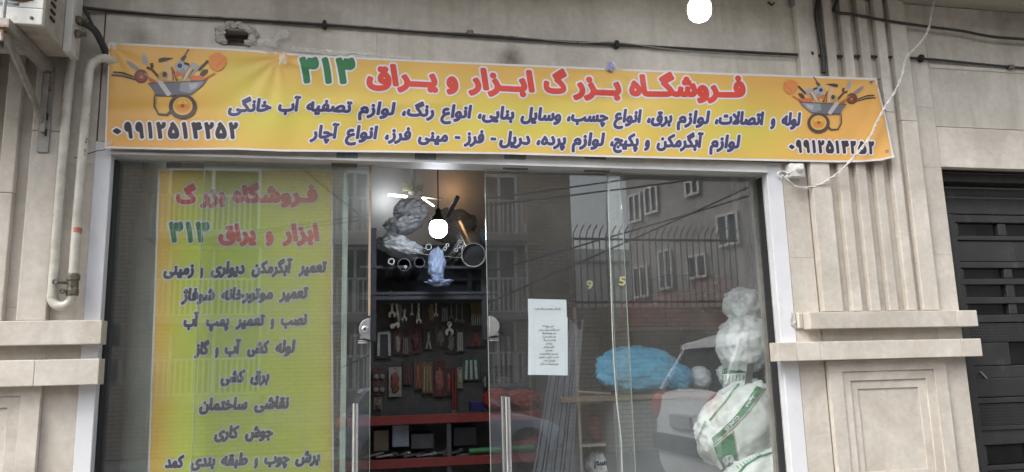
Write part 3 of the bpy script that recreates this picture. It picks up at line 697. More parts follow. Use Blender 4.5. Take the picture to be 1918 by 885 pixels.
# printed wheelbarrow of tools (crop coordinates: 1150 x 885 over 260 x 200 photo pixels)
def stroke(p, w_):
    """polygon round a polyline of width w_"""
    out = []; p = [np.array(q, float) for q in p]
    for sgn, seq in ((1, range(len(p))), (-1, range(len(p)-1, -1, -1))):
        for i in seq:
            t = p[min(i+1, len(p)-1)]-p[max(i-1, 0)]; t = t/(np.hypot(*t)+1e-9); out.append(tuple(p[i]+sgn*np.array((-t[1], t[0]))*w_/2))
    return out
def ell(cx, cy, a, b, n=26): return [(cx+a*math.cos(2*math.pi*k/n), cy+b*math.sin(2*math.pi*k/n)) for k in range(n)]
dk, gm, lg, oc, rb = (75, 58, 50), (110, 112, 122), (178, 184, 194), (222, 150, 62), (120, 62, 44)
EMB = [(stroke([(52, 245), (130, 250), (225, 285)], 13), dk), (stroke([(38, 270), (130, 278), (240, 308)], 13), dk), (stroke([(60, 258), (130, 263), (225, 295)], 7), (176, 150, 118)),
       ([(162, 148), (200, 160), (262, 205), (282, 228), (250, 235), (205, 212), (168, 172)], (150, 146, 144)), ([(300, 82), (325, 110), (342, 160), (330, 186), (305, 180), (292, 140)], (168, 172, 176)),
       (ell(285, 280, 58, 58), rb), (ell(285, 280, 36, 38), (150, 84, 58)), (ell(287, 286, 14, 15), (190, 130, 110)),
       (stroke([(370, 170), (378, 210)], 26), dk), (stroke([(330, 205), (372, 222), (420, 275), (445, 300)], 22), (84, 58, 44)),
       (stroke([(492, 160), (505, 240), (520, 318)], 34), (214, 184, 150)), (ell(470, 280, 42, 42), (196, 160, 100)), (ell(480, 265, 20, 24), dk),
       ([(428, 135), (470, 124), (556, 128), (520, 142), (480, 156), (432, 164)], (70, 58, 56)), (stroke([(535, 205), (560, 250), (580, 318)], 16), (120, 60, 50)),
       ([(590, 225), (650, 250), (640, 300), (585, 310), (560, 260)], (206, 110, 60)), (stroke([(540, 210), (552, 318)], 12), (150, 100, 70)),
       ([(560, 180), (600, 150), (650, 165), (690, 190), (660, 240), (620, 260), (575, 225)], (168, 172, 184)), (ell(605, 192, 20, 20), (52, 52, 70)), (ell(628, 240, 22, 26), (150, 150, 156)),
       (stroke([(628, 145), (650, 100), (662, 80), (680, 55)], 10), (92, 84, 84)), ([(612, 130), (640, 105), (660, 112), (640, 150), (618, 152)], (72, 76, 88)), ([(640, 160), (680, 170), (688, 198), (640, 180)], (60, 44, 44)),
       ([(690, 180), (720, 165), (760, 190), (740, 220), (700, 225)], (176, 170, 166)), (ell(606, 294, 18, 16), (206, 190, 70)), (stroke([(700, 215), (665, 270), (635, 316)], 16), (206, 196, 190)),
       ([(700, 275), (770, 275), (810, 300), (770, 318), (690, 312)], (220, 110, 60)), (stroke([(790, 185), (730, 235), (670, 300)], 15), (176, 170, 166)), (stroke([(720, 225), (680, 290)], 8), (70, 58, 56)),
       (stroke([(838, 150), (760, 230)], 20), (66, 52, 48)), ([(800, 225), (838, 222), (836, 246), (800, 280), (768, 272), (780, 245)], (74, 54, 54)), (stroke([(896, 254), (820, 292), (770, 312)], 15), (214, 112, 66)),
       ([(850, 290), (812, 318), (770, 320)], (150, 74, 50)), (ell(915, 160, 72, 76), (228, 138, 64)), ([(846, 110), (930, 78), (985, 120), (992, 175), (925, 238), (870, 200), (850, 160)], (232, 142, 70)),
       (stroke([(905, 210), (935, 170), (985, 130)], 5), (214, 104, 50)), (stroke([(870, 100), (930, 82), (975, 110)], 5), (240, 160, 90)),
       (stroke([(400, 440), (398, 530), (430, 590), (500, 596), (530, 570)], 22), dk), (stroke([(404, 440), (404, 528), (434, 584), (500, 588)], 8), (190, 160, 100)),
       ([(340, 338), (500, 335), (826, 316), (790, 360), (700, 430), (560, 436), (405, 432), (375, 380)], gm), ([(610, 332), (800, 322), (760, 375), (690, 420), (600, 400)], (146, 148, 158)), ([(680, 345), (760, 335), (740, 375), (690, 395)], (178, 180, 188)),
       ([(340, 334), (826, 312), (822, 322), (600, 332), (345, 344)], (86, 84, 90)), ([(390, 428), (560, 432), (556, 446), (400, 440)], (86, 84, 90)),
       ([(425, 310), (462, 322), (536, 425), (514, 446), (498, 442), (422, 334)], (200, 196, 192)), (stroke([(318, 252), (350, 290), (400, 322)], 16), (190, 140, 84)), (stroke([(350, 300), (410, 330)], 20), (200, 100, 56)),
       (ell(629, 530, 116, 104), (86, 66, 62)), (ell(629, 527, 82, 74), (226, 196, 110)), (ell(629, 527, 72, 64), (230, 164, 64)), (ell(629, 505, 42, 26), (232, 190, 84)), (ell(629, 540, 52, 34), (224, 142, 62)), (ell(627, 526, 15, 15), (150, 78, 50)), (ell(631, 491, 5, 5), (110, 70, 50))]
def emblem(fx, fy, sc, label):
    mb = MB(); mb.flat = True; mb.col = []; 
    for li, (poly, col) in enumerate(EMB):
        pts = [(fx(x), -fy(y)) for x, y in poly]; Fd = sdf(poly_seg(pts), .5, 1)
        d = .0014+.00007*li; colr = lin(*[v*.88+8 for v in col])
        for p in fill(Fd, 0, 20):
            k = len(mb.v); mb.v += [bsurf(x, -y, d) for x, y in p]; mb.col += [colr]*len(p); mb.f.append(tuple(range(k, k+len(p))))
    mb.build('printed_wheelbarrow', PRINT, BN, label=label)
emblem(lambda x: 200+x/4.423, lambda y: 80+y/4.423, 1, 'printed wheelbarrow heaped with tools, facing right')
# the mirrored, smaller one at the right end: x' = 1639 at u=38 ... 1467 at u=992
emblem(lambda x: 1640.5-(x-38)*.1815, lambda y: 143+(y-55)*.1825+((629-x)*.1815)*.015, 1, 'printed wheelbarrow heaped with tools, facing left')

# ------------------------------------------------------------------ vertical poster behind the left pane
PY = .135
PTN = thing('service_poster', 'tall lime and orange vinyl poster with a list of services behind the left pane', 'poster', tuple(P3(450, 900, PY)))
L0, L1 = lerp_base([(316, 296.5), (580, 288), (885, 277), (1100, 269)]), lerp_base([(319, 623), (600, 623), (885, 625), (1100, 626)])
def py_(px, py): return PY+.004*math.sin(py/70+px/200)+.002*math.sin(px/35+1)
def psurf(px, py, d=0): return tuple(P3(px, py, py_(px, py)-d))
mb = MB(); mb.flat = True; mb.col = []; nx, ny = 50, 110
PO, PG, PL = [np.array(lin(*c)[:3]) for c in ((234, 176, 68), (196, 210, 70), (226, 216, 80))]
for j in range(ny+1):
    yy = 317+(1080-317)*j/ny
    for i in range(nx+1):
        s = i/nx; px = L0(yy)+(L1(yy)-L0(yy))*s; mb.v.append(psurf(px, yy+(1-s)*-1))
        g = min(1, max(0, (s+.04)/.24)); g = g*g*(3-2*g); t = j/ny
        g *= 1-.75*math.exp(-t*18)*(1-.5*s); g *= 1-.45*max(0, (s-.93)/.07)
        b = PO*(1-g)+(PG*(.6+.4*math.sin(s*4))+PL*(.4-.4*math.sin(s*4)))*g; mb.col.append((*b, 1))
for j in range(ny):
    for i in range(nx): k = j*(nx+1)+i; mb.f.append((k, k+nx+1, k+nx+2, k+1))
ps = mb.build('poster_sheet', PRINT, PTN, smooth=True); sm = ps.modifiers.new('thickness', 'SOLIDIFY'); sm.thickness = .001; sm.offset = -1 if ps.data.polygons[10].normal.y < 0 else 1
for e in range(3):
    hm = MB(); hm.flat = True
    ks = [317+k*8 for k in range(96)] if e < 2 else [L0(317)+k*(L1(319)-L0(317))/40 for k in range(41)]
    for q in ks:
        if e == 0: hm.v += [psurf(L0(q)-.5, q, .0006), psurf(L0(q)+3.4, q, .0006)]
        elif e == 1: hm.v += [psurf(L1(q)-3.4, q, .0006), psurf(L1(q)+.5, q, .0006)]
        else: hm.v += [psurf(q, 316.5, .0008), psurf(q, 320, .0008)]
    hm.f = [(2*k, 2*k+1, 2*k+3, 2*k+2) for k in range(len(ks)-1)]; hm.build('white_margin', HEM, PTN)
def flat(a, b): return lerp_base([(280, a), (620, b)])
text_line([('گ', 327, 370), ('بزر', 372, 425), ('فـروشگاه', 433, 598)], flat(383, 379), 34, 2.7, 2.6, -.1, psurf, PTN, REDP, HALO, 'red title lettering')
text_line([('یراق', 406, 483), ('و', 495, 515), ('ابزار', 526, 601)], flat(454, 452), 34, 2.7, 2.6, -.1, psurf, PTN, REDP, HALO, 'red title lettering, second line')
text_line([('۳', 313, 346), ('۱', 345, 364), ('۳', 363, 395)], flat(455, 455), 41, 3.2, 2.6, -.08, psurf, PTN, GREENP, HALO, 'green numerals 313')
for words, a, b in (([('زمینی', 303, 366), ('و', 372, 383), ('دیواری', 392, 461), ('آبگرمکن', 468, 551), ('تعمیر', 556, 615)], 517, 511),
                    ([('شوفاژ', 336, 405), ('موتورخانه', 412, 514), ('تعمیر', 520, 580)], 566, 559),
                    ([('آب', 341, 376), ('پمپ', 383, 432), ('تعمیر', 438, 499), ('و', 504, 516), ('نصب', 523, 578)], 614, 609),
                    ([('گاز', 361, 395), ('و', 400, 412), ('آب', 418, 454), ('کشی', 460, 507), ('لوله', 513, 556)], 667, 660),
                    ([('کشی', 410, 462), ('برق', 466, 507)], 719, 715), ([('ساختمان', 370, 466), ('نقاشی', 473, 544)], 773, 764),
                    ([('کاری', 398, 451), ('جوش', 456, 514)], 825, 818),
                    ([('کمد', 306, 348), ('بندی', 354, 406), ('طبقه', 411, 467), ('و', 473, 486), ('چوب', 492, 545), ('برش', 550, 602)], 879, 866)):
    text_line(words, flat(a, b), 25, 1.8, 2.5, .17, psurf, PTN, BLUEQ, HALO, None, c=.65)

# ------------------------------------------------------------------ paper notice on the right leaf
NT = thing('paper_notice', 'white paper notice of two overlapping sheets stuck inside the right glass leaf', 'notice', tuple(P3(1026, 703, .084)))
def nsurf(Y): return lambda px, py, d=0: tuple(P3(px, py, Y-d+.0015*math.sin(py/30)))
for (q, Y) in (([(989, 560), (1060.5, 562), (1062, 598), (989.5, 597)], .0865), ([(990, 594), (1063, 595), (1063.5, 703.5), (989, 702.5)], .0845)):
    a = [nsurf(Y)(*p) for p in q]; m_ = MB(); m_.add(a+[(p[0], p[1]+.0006, p[2]) for p in a], [(0, 1, 2, 3), (7, 6, 5, 4), (0, 4, 5, 1), (1, 5, 6, 2), (2, 6, 7, 3), (3, 7, 4, 0)]); m_.build('paper_sheet', PAPER, NT)
text_line([('پکیجکار موجود می باشد است', 1001, 1050)], lambda x: 580, 3.6, .12, 0, .1, nsurf(.086), NT, INK, None, None, c=.22, name='typed_line')
for k, (t, a, b) in enumerate((('ابزار و یراق ۳۱۳', 1016, 1037), ('تعمیر آبگرمکن دیواری و زمینی', 1009, 1048), ('تعمیر موتورخانه شوفاژ', 1015, 1042), ('نصب و تعمیر پمپ آب', 1015, 1041), ('لوله کشی آب و گاز', 1017, 1041), ('برق کشی', 1022, 1034),
                               ('نقاشی ساختمان', 1018, 1038), ('جوش کاری', 1021, 1036), ('برش چوب و طبقه بندی کمد', 1011, 1045), ('نصب کولر و لوازم', 1010, 1047), ('انواع آچار', 1017, 1040), ('لوازم تصفیه آب خانگی', 1011, 1046))):
    text_line([(t, a, b)], lambda x: 613+k*6.4, 3.3, .1, 0, .1, nsurf(.084), NT, INK, None, None, c=.24, name='typed_line')

# ------------------------------------------------------------------ things fixed to the front
gp = thing('gas_pipe', 'cream painted gas pipe bent in a U with a valve on the left pilaster', 'pipe', tuple(P3(115, 583, -.06)))
xa, xb = X_(97, 560, -.065), X_(136, 540, -.065); zb = Z_(110, 582, -.065)+.02; rr = (xb-xa)/2
pts = [(xa+.008, -.065, 3.55), (xa, -.065, 2.6), (xa, -.065, zb+rr)]
pts += [((xa+xb)/2-rr*math.cos(t), -.065, zb+rr-rr*math.sin(t)) for t in [math.pi*k/12 for k in range(1, 12)]]
zt = Z_(170, 108, -.065)
pts += [(xb, -.065, zb+rr), (xb-.002, -.065, 2.3), (xb+.004, -.065, zt-.08)]
pts += [(xb+.004+.07*(1-math.cos(t)), -.065, zt-.07+.07*math.sin(t)) for t in [math.pi/2*k/6 for k in range(1, 7)]]+[(xb+.09, -.05, zt-.004), (xb+.13, -.028, zt-.006)]
MB().tube(pts, .0215, 14).build('pipe', GASP, gp, smooth=True)
for x, z in ((xb, Z_(150, 236, -.065)), (xb+.0, Z_(143, 510, -.065)), (xa, Z_(100, 555, -.065))):
    MB().lathe((x, -.065, z), (0, 0, 1), [(-.006, .0235), (.006, .0235)], 14).build('weld_bead', GASP, gp)
z = Z_(143, 432, -.065); MB().lathe((xb, -.065, z), (0, 0, 1), [(-.012, .0222), (.012, .0222)], 14).build('paint_band', REDBAND, gp)
z = Z_(135, 535, -.065)
vv = MB().lathe((xb, -.065, z), (0, 0, 1), [(-.05, .024), (-.045, .029), (-.02, .029), (-.015, .026), (.02, .026), (.025, .030), (.05, .030), (.055, .022)], 8).build('valve', BRASS, gp, bevel=.002)
MB().tube([(xb-.02, -.08, z+.012), (xb-.055, -.10, z+.012)], .008, 8).build('valve_spindle', BRASS, vv)
MB()._ring((xb-.062, -.11, z+.012), (0, 1, 0), .014, .007, .01, 12).build('valve_handle', BRASS, vv)
MB()._ring((xb-.035, -.10, z-.03), (0, 1, 0), .013, .006, .014, 12).build('valve_tab', BRASS, vv)

ac = thing('air_conditioner_unit', 'yellowed air conditioner outdoor unit with a fin grille above the left pilaster', 'air conditioner', (-1.7, -.3, 3.09))
ax0, ax1, ay0, ay1, az0, az1 = -2.12, -1.352, -.50, -.14, 3.092, 3.66
MB().box(ax0, ax1, ay0+.03, ay1, az0, az1).build('casing', ACU, ac, bevel=.006)
fr = MB(); fr.box(ax0, ax1+.002, ay0, ay0+.029, az0, az0+.075); fr.box(ax1-.095, ax1+.002, ay0, ay0+.029, az0+.0755, az1); fr.box(ax0, ax0+.05, ay0, ay0+.029, az0+.0755, az1)
fr.build('front_frame', ACW, ac, bevel=.005)
MB().box(ax0+.05, ax1-.096, ay0+.014, ay0+.028, az0+.076, az1).build('coil_panel', M('blue_white_coil', (.42, .47, .55, 1), .5, var=.2, scale=20), ac)
for k in range(16):
    z = az0+.095+k*.030; MB().box(ax0+.05, ax1-.097, ay0+.002, ay0+.008, z, z+.009).build('grille_bar', ACW, ac, bevel=.002)
for x, y, z in ((ax1-.04, ay0-.002, az0+.03), (ax1-.012, ay0+.1, az0+.13)):
    MB().lathe((x, y, z), (0, -1, 0), [(0, .008), (.003, .006), (.003, 0)], 10).build('screw', RUST, ac)
MB().box(ax1+.001, ax1+.035, ay1-.11, ay1+.01, az0-.01, az1).build('service_cover', ACW, ac, bevel=.004)
for k in range(9):
    z = az0+.07+k*.035; MB().box(ax1+.0001, ax1+.006, ay0+.08, ay0+.13, z, z+.012).build('side_vent', RUBBER, ac)
MB().tube(curve_pts([(-2.12, -.515, 3.225), (-1.6, -.518, 3.222), (-1.40, -.516, 3.225)]), .007, 8).build('retaining_bar', STEEL, ac)
MB().lump((-1.44, -.503, 3.215), (.05, .006, .02), seed=3, sub=3, amp=.4).build('rust_patch', RUST, ac)
for z in (3.19, 3.26): MB().lathe((ax1+.03, ay1-.06, z), (1, 0, 0), [(0, .02), (.02, .022), (.03, .013), (.05, .013)], 8).build('service_valve', BRASS, ac)

bk = thing('unit_bracket', 'galvanised steel wall bracket carrying the air conditioner unit', 'bracket', tuple(P3(90, 300, -.02)))
bx = X_(88, 200, -.03)
MB().box(bx-.022, bx+.030, -.054, -.0425, 2.64, 3.08).build('wall_plate', STEEL, bk, bevel=.0015)
MB().box(bx-.010, bx+.012, -.070, -.0545, Z_(92, 250, -.05), Z_(92, 140, -.05)).build('slotted_strip', STEEL, bk, bevel=.0015)
for z in (2.72, 2.80): MB().box(bx+.008, bx+.018, -.058, -.0545, z, z+.035).build('plate_slot', RUBBER, bk)
MB().box(bx-.025, bx+.025, -.56, -.055, 3.045, 3.088).build('arm', STEEL, bk, bevel=.002)
MB().obox((bx-.004, -.52, 3.035), (bx-.004, -.062, 2.80), .045, .012, up=(1, 0, 0)).build('brace', STEEL, bk, bevel=.001)
MB().box(-2.2, bx-.03, -.54, -.46, 2.985, 3.085).build('cross_channel', STEEL, bk, bevel=.003)
MB().lathe((bx-.005, -.545, 2.99), (0, 0, 1), [(0, .008), (.72, .008)], 8).build('threaded_rod', STEEL, bk)
MB().tube(pline([(150, 292), (128, 289), (104, 284)], -.055), .002, 4).build('tie_wire', CABLE, bk) if False else None

# refrigerant pipes
rp = MB(); pt = pline([(128, 44, -.19), (150, 42, -.17), (175, 55, -.12), (190, 80, -.07), (200, 104, -.035)], 0); rp.tube(curve_pts(pt), .017, 8)
pt = pline([(145, 0, -.12), (160, 20, -.10), (178, 58, -.08), (200, 98, -.04)], 0); rp.tube(curve_pts(pt), .008, 8)
tag(rp.build('refrigerant_pipe', CABLE, None, smooth=True), 'black insulated pipes bending from the air conditioner down behind the banner', 'pipe')
# main cable run
def cable(pix, r, Y, name, label, mat=CABLE, group=None, k=6):
    mb = MB().tube(curve_pts(pline(pix, Y), k), r, 6); return tag(mb.build(name, mat, None, smooth=True), label, 'cable', group)
cable([(100, 22, -.12), (135, 14, -.06), (200, 20), (320, 29), (480, 38), (608, 47), (760, 58), (880, 67), (1010, 76), (1155, 84), (1330, 94), (1518, 104), (1620, 106), (1725, 110), (1830, 120), (1930, 129), (2300, 160), (2900, 212)], .0085, -.018,
      'wall_cable', 'thick black cable running the whole width of the wall above the banner')
cable([(138, 11), (320, 27.5), (480, 36), (608, 44), (720, 53), (800, 59), (880, 63), (960, 69), (1080, 80), (1155, 80), (1260, 93), (1400, 103), (1518, 107)], .0035, -.026, 'wall_cable', 'thin grey cable strapped along the thick cable above the banner', STEEL)
for px, py in ((608, 47), (1155, 84), (1518, 103), (1725, 110)):
    c = P3(px, py, -.02); i_ = (608, 1155, 1518, 1725).index(px)
    tag(MB().lathe(tuple(c), (1, 0, .03), [(-.012, .010), (-.008, .026), (.008, .026), (.012, .010)], 10).build('cable_clamp', RUBBER, None, bevel=.002),
        ('black cable clamp above the gap between the green numerals and the emblem', 'black cable clamp on the cable above the middle of the red title', 'black cable clamp left of the thick vertical conduit', 'black cable clamp right of the white twisted cable')[i_], 'clamp', 'clamps along the wall cable')
for k, (px, py) in enumerate(((880, 63), (1893, 127))):
    c = P3(px, py, -.02); tag(MB().box(c.x-.018, c.x+.018, -.035, -.002, c.z-.012, c.z+.016).build('cable_clip', BRASS, None, bevel=.003), ('small square clip on the cable above the red title', 'square clip on the cable over the garage door')[k], 'clip', 'clips along the wall cable')
cd = cable([(1536, -120), (1535, -25), (1533, 0), (1530, 27), (1535, 65), (1541, 100), (1543, 120), (1543, 137)], .0155, -.055, 'conduit', 'thick black vertical conduit dropping behind the banner on the right pilaster')
cable([(1575, -20), (1568, 2), (1562, 16), (1566, 24), (1596, 27), (1660, 39), (1735, 50), (1799, 58), (1857, 69), (1918, 74), (1990, 80), (2400, 120), (2900, 165)], .0095, -.05, 'wall_cable', 'black cable sagging across the upper wall over the garage door')
cable([(1518, 104), (1527, 112), (1531, 125), (1528, 137)], .004, -.02, 'wall_cable', 'short thin black cable curling from a clamp down behind the banner')
wpix = [(1775, -130), (1764, -70), (1756, -25), (1750, 0), (1744, 30), (1738, 58), (1723, 81), (1707, 98), (1696, 112), (1689, 142), (1674, 176), (1658, 200), (1647, 220), (1638, 238), (1633, 251), (1616, 275), (1596, 298), (1575, 320), (1556, 334), (1537, 346), (1507, 352), (1488, 349), (1478, 340), (1472, 336), (1465, 329)]
cp = curve_pts([P3(x, y, -.11 if y < 310 else -.11+(y-310)*.0018 if y < 352 else -.035) for x, y in wpix], 10)
wc = MB()
for ph in (0, math.pi):
    q = []
    for i, p in enumerate(cp):
        t = (cp[min(i+1, len(cp)-1)]-cp[max(i-1, 0)]).normalized(); u = t.orthogonal().normalized(); v = t.cross(u); a = i*.55+ph
        q.append(p+(u*math.cos(a)+v*math.sin(a))*.0042)
    wc.tube(q, .0036, 6)
tag(wc.build('twisted_cable', WCABLE, None, smooth=True), 'white twisted flex hanging in front of the banner and looping down to the socket', 'cable')
sk = thing('wall_socket', 'white surface socket with a plug on the right pilaster under the banner', 'socket', tuple(P3(1492, 334, -.04)))
a, b = P3(1478, 307, -.05), P3(1506, 332, -.05)
MB().box(a.x, b.x, -.062, -.0005, b.z, a.z).build('socket_box', WHITEP, sk, bevel=.004)
pg = MB().lathe(((a.x+b.x)/2+.005, -.063, (a.z+b.z)/2+.01), (0, -1, 0), [(0, .024), (.025, .022), (.032, .014), (.032, 0)], 18).build('plug', WHITEP, sk)
lp = [(1465+9*math.cos(t)+k*.8, 327+6*math.sin(t)) for k in range(3) for t in [2*math.pi*j/12 for j in range(12)]]
MB().tube(curve_pts([P3(x, y, -.02) for x, y in lp]+[P3(1478, 325, -.05), P3(1490, 318, -.09)], 3), .0038, 6).build('flex_coil', WCABLE, sk, smooth=True)
# hanging bulbs
BULB_OUT = emit_mat('bulb_glow_outside', (1, 1, 1, 1), 3); BULB_IN = emit_mat('bulb_glow_inside', (.86, .92, 1, 1), 12)
def bulb(c, r, name, label, mat, cord_top, cordmat=CABLE, power=6, neck=True):
    t = thing(name, label, 'lamp', tuple(c))
    MB().lathe(c, (0, 0, 1), [(-r*1.15, 0), (-r*1.1, r*.35), (-r*.95, r*.65), (-r*.65, r*.9), (-r*.1, r), (r*.4, r*.95), (r*.7, r*.75), (r*.78, r*.6)], 24).build('bulb_globe', mat, t, smooth=True)
    MB().lathe((c[0], c[1], c[2]+r*.75), (0, 0, 1), [(0, r*.8), (r*.5, r*.5), (r*.8, r*.33), (r*1.3, r*.30), (r*1.45, r*.12)], 20).build('bulb_base', RUBBER if neck else WHITEP, t, smooth=True)
    MB().tube([(c[0], c[1], c[2]+r*2.1), (c[0], c[1], cord_top)], .004, 6).build('cord', cordmat, t)
    l = bpy.data.lights.new('lamp_light', 'POINT'); l.energy = power; l.shadow_soft_size = r*1.12; l.color = (.88, .94, 1)
    lo = bpy.data.objects.new('lamp_light', l); C.objects.link(lo); lo.parent = t; lo.location = (0, 0, -r*.1); return t
c = P3(1310, 17, -.55); bulb(tuple(c), .062, 'outdoor_bulb', 'lit white bulb hanging from the overhang in front of the lintel', BULB_OUT, ZT, WCABLE, 3, False)
# worn tape on and above the banner
TAPE = film_mat('clear_tape', (.8, .82, .82, 1), .35, .12)
def tape(pix, wd, Y, label, seed, surf=None):
    """crumpled strip along pixel path"""
    random.seed(seed); P = [P3(x, y, Y) for x, y in pix]; mb = MB(); P = curve_pts(P, 5)
    for i, p in enumerate(P):
        for s_ in (-1, -.3, .4, 1):
            mb.v.append((p.x+random.uniform(-.004, .004), p.y-abs(random.gauss(0, .004)), p.z+s_*wd/2+random.uniform(-.004, .004)))
    mb.f = [(4*i+j, 4*i+j+1, 4*i+j+5, 4*i+j+4) for i in range(len(P)-1) for j in range(3)]
    return tag(mb.build('tape_strip', TAPE, None), label, 'tape')
tape([(470, 84), (490, 78), (510, 82), (520, 86)], .035, -.012, 'crumpled clear tape beside the hole in the lintel', 1)
tape([(512, 80), (524, 66), (533, 64), (540, 66)], .045, -.02, 'clear tape scrap stuck up to the cable beside the hole', 2)
tape([(523, 112), (530, 109), (538, 112)], .06, -.075, 'clear tape scrap on the banner left of the green numerals', 3)
tape([(545, 92), (600, 97), (680, 104), (770, 112)], .03, -.006, 'long clear tape along the top edge of the banner above the green numerals', 4)
tape([(1142, 112), (1150, 120), (1156, 128)], .03, -.02, 'clear tape scrap above the middle of the red title', 5)
tg = MB().lump(tuple(P3(1143, 125, -.062)), (.022, .006, .026), seed=9, sub=3, amp=.6); tag(tg.build('adhesive_scrap', M('violet_scrap', (.30, .28, .46, 1), .6), None), 'small violet scrap on the top edge of the banner', 'scrap')
nl = MB().tube(pline([(1438, 4), (1446, 10), (1450, 6)], -.01), .006, 6); tag(nl.build('wall_plug', CABLE, None), 'small dark plug in the upper wall beside the outdoor bulb', 'wall plug')
jb = P3(1490, 0, -.02); tag(MB().box(jb.x-.04, jb.x+.055, -.04, -.0005, jb.z-.045, jb.z+.08).build('junction_box', M('grey_box', (.20, .20, .19, 1), .6), None, bevel=.004), 'grey junction box left of the vertical conduit at the top', 'box')
MB().tube(pline([(197, 281, -.05), (182, 283, -.03), (160, 290, -.015), (138, 297, -.09)], 0), .0022, 4).build('tie_wire', CABLE, BN)
MB().tube(pline([(1630, 154, -.06), (1645, 149, -.03), (1658, 146, -.01), (1662, 139, -.005)], 0), .003, 4).build('tie_wire', CABLE, BN)

# ------------------------------------------------------------------ garage door on the right
gd = thing('garage_door', 'charcoal steel garage door with slots and perforated bands right of the pilaster', 'garage door', (4.6, .2, 0))
GY = .15
gpz = lambda py: Z_(1850, py, GY)
def gx(px, py): return X_(px, py, GY)
x0 = 3.57; x1 = 7.4
MB().box(x0, x1, GY+.06, GY+.08, 0, 2.8).build('door_skin', BLACKM, gd)
MB().box(x0+.001, x1, GY-.03, GY+.059, gpz(345), 2.72).build('roller_housing', BLACKM, gd, bevel=.006)
for py in (330, 358, 376): MB().box(x0+.002, x1, GY-.042, GY-.0305, gpz(py), gpz(py)+.012).build('housing_rib', BLACKM, gd, bevel=.003)
MB().box(x0+.001, x1, GY-.0, GY+.059, gpz(402), gpz(378)).build('top_rail', BLACKM, gd, bevel=.005)
sx = gx(1800, 500); MB().box(x0+.001, sx-.035, GY-.015, GY+.059, 0, gpz(403)).build('stile', BLACKM, gd, bevel=.005)
MB().box(sx-.034, sx, GY+.0, GY+.059, 0, gpz(403)).build('stile', BLACKM, gd, bevel=.004)
rows = [(404, 416, 'rail'), (419, 440, 'slot'), (443, 449, 'rail'), (452, 489, 'panel'), (492, 501, 'rail'), (504, 520, 'slot'), (523, 532, 'rail'), (534, 556, 'slot'), (558, 568, 'rail'), (570, 588, 'slot'),
        (591, 603, 'rail'), (606, 640, 'perf'), (643, 684, 'rslot'), (687, 708, 'panel'), (710, 744, 'panel'), (747, 755, 'rail'), (758, 798, 'perf'), (800, 806, 'rail'), (808, 834, 'panel'), (838, 872, 'slot'), (875, 882, 'rail'), (885, 930, 'panel'), (933, 975, 'slot'), (978, 1040, 'panel')]
HOLE = M('dark_hole', (.008, .008, .009, 1), .8)
for a, b, kd in rows:
    z1, z0 = gpz(a-1), gpz(b+1); e = 4.55
    if kd == 'rail': MB().box(sx+.001, x1, GY+.006, GY+.059, z0, z1).build('rail', BLACKM, gd, bevel=.004)
    elif kd == 'panel': MB().box(sx+.001, x1, GY+.018, GY+.059, z0, z1).build('door_panel', BLACKM, gd, bevel=.006)
    elif kd in ('slot', 'rslot'):
        s0 = sx+.03 if kd == 'slot' else gx(1893, a); MB().box(sx+.001, s0, GY+.014, GY+.059, z0, z1).build('door_panel', BLACKM, gd, bevel=.003)
        xx = s0
        while xx < x1:
            MB().box(xx+.002, xx+.298, GY+.04, GY+.058, z0+.003, z1-.003).build('slot_pane', BLACKSLOT, gd)
            MB().box(xx+.30, xx+.36, GY+.014, GY+.059, z0, z1).build('door_panel', BLACKM, gd, bevel=.003); xx += .362
    else:
        p_ = MB().box(sx+.001, x1, GY+.014, GY+.059, z0, z1).build('perforated_band', BLACKM, gd, bevel=.003); hm = MB()
        r_ = 0; zz = z0+.014
        while zz < z1-.01:
            xx = sx+.02+(.011 if r_ % 2 else 0)
            while xx < 5.2:
                hm.lathe((xx, GY+.0138, zz), (0, -1, 0), [(0, .0072), (.0006, .0072)], 6); xx += .022
            zz += .018; r_ += 1
        hm.build('hole', HOLE, p_, kind='stuff')
dn = MB().tube(pline([(1836, 697), (1842, 702), (1848, 709)], GY+.01), .005, 6); dn.build('dent_scratch', SATIN, gd)

# ------------------------------------------------------------------ inside the shop
RX0, RX1, RY, RZ = -1.5, 3.35, 3.0, 3.55
MB().box(RX0, RX1, .31, RY, -.02, .004).build('interior_floor', INFLOOR, F)
MB().box(RX0, RX1, .305, RY, RZ, RZ+.05).build('interior_ceiling', INWALL, F)
MB().box(RX0, RX1, RY, RY+.08, 0, RZ).build('interior_wall', INWALL, F)
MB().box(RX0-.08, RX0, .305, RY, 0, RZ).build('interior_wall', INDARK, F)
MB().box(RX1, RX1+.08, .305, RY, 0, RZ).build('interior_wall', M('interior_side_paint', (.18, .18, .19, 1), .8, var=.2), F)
cpx = P3(258, 885, .6).x
MB().lathe((cpx, .6, .0), (0, 0, 1), [(0, .088), (Z_(258, 368, .6), .088), (Z_(258, 366, .6), .06), (3.5, .06)], 24).build('round_column', M('grey_green_column', (.58, .64, .62, 1), .5, var=.2, scale=4), F, smooth=True, auto=True)
for px, r in ((1392, .045), (1418, .03)): MB().lathe((X_(px, 500, 1.6), 1.6, 0), (0, 0, 1), [(0, r), (3.5, r)], 14).build('wall_conduit', M('grey_plastic_duct', (.32, .33, .34, 1), .5), F, smooth=True, auto=True)

c = P3(821, 427, 1.0)
bulb(tuple(c), .060, 'hanging_bulb', 'bright white bulb hanging on a cord in the door gap inside the shop', BULB_IN, RZ, CABLE, 22)
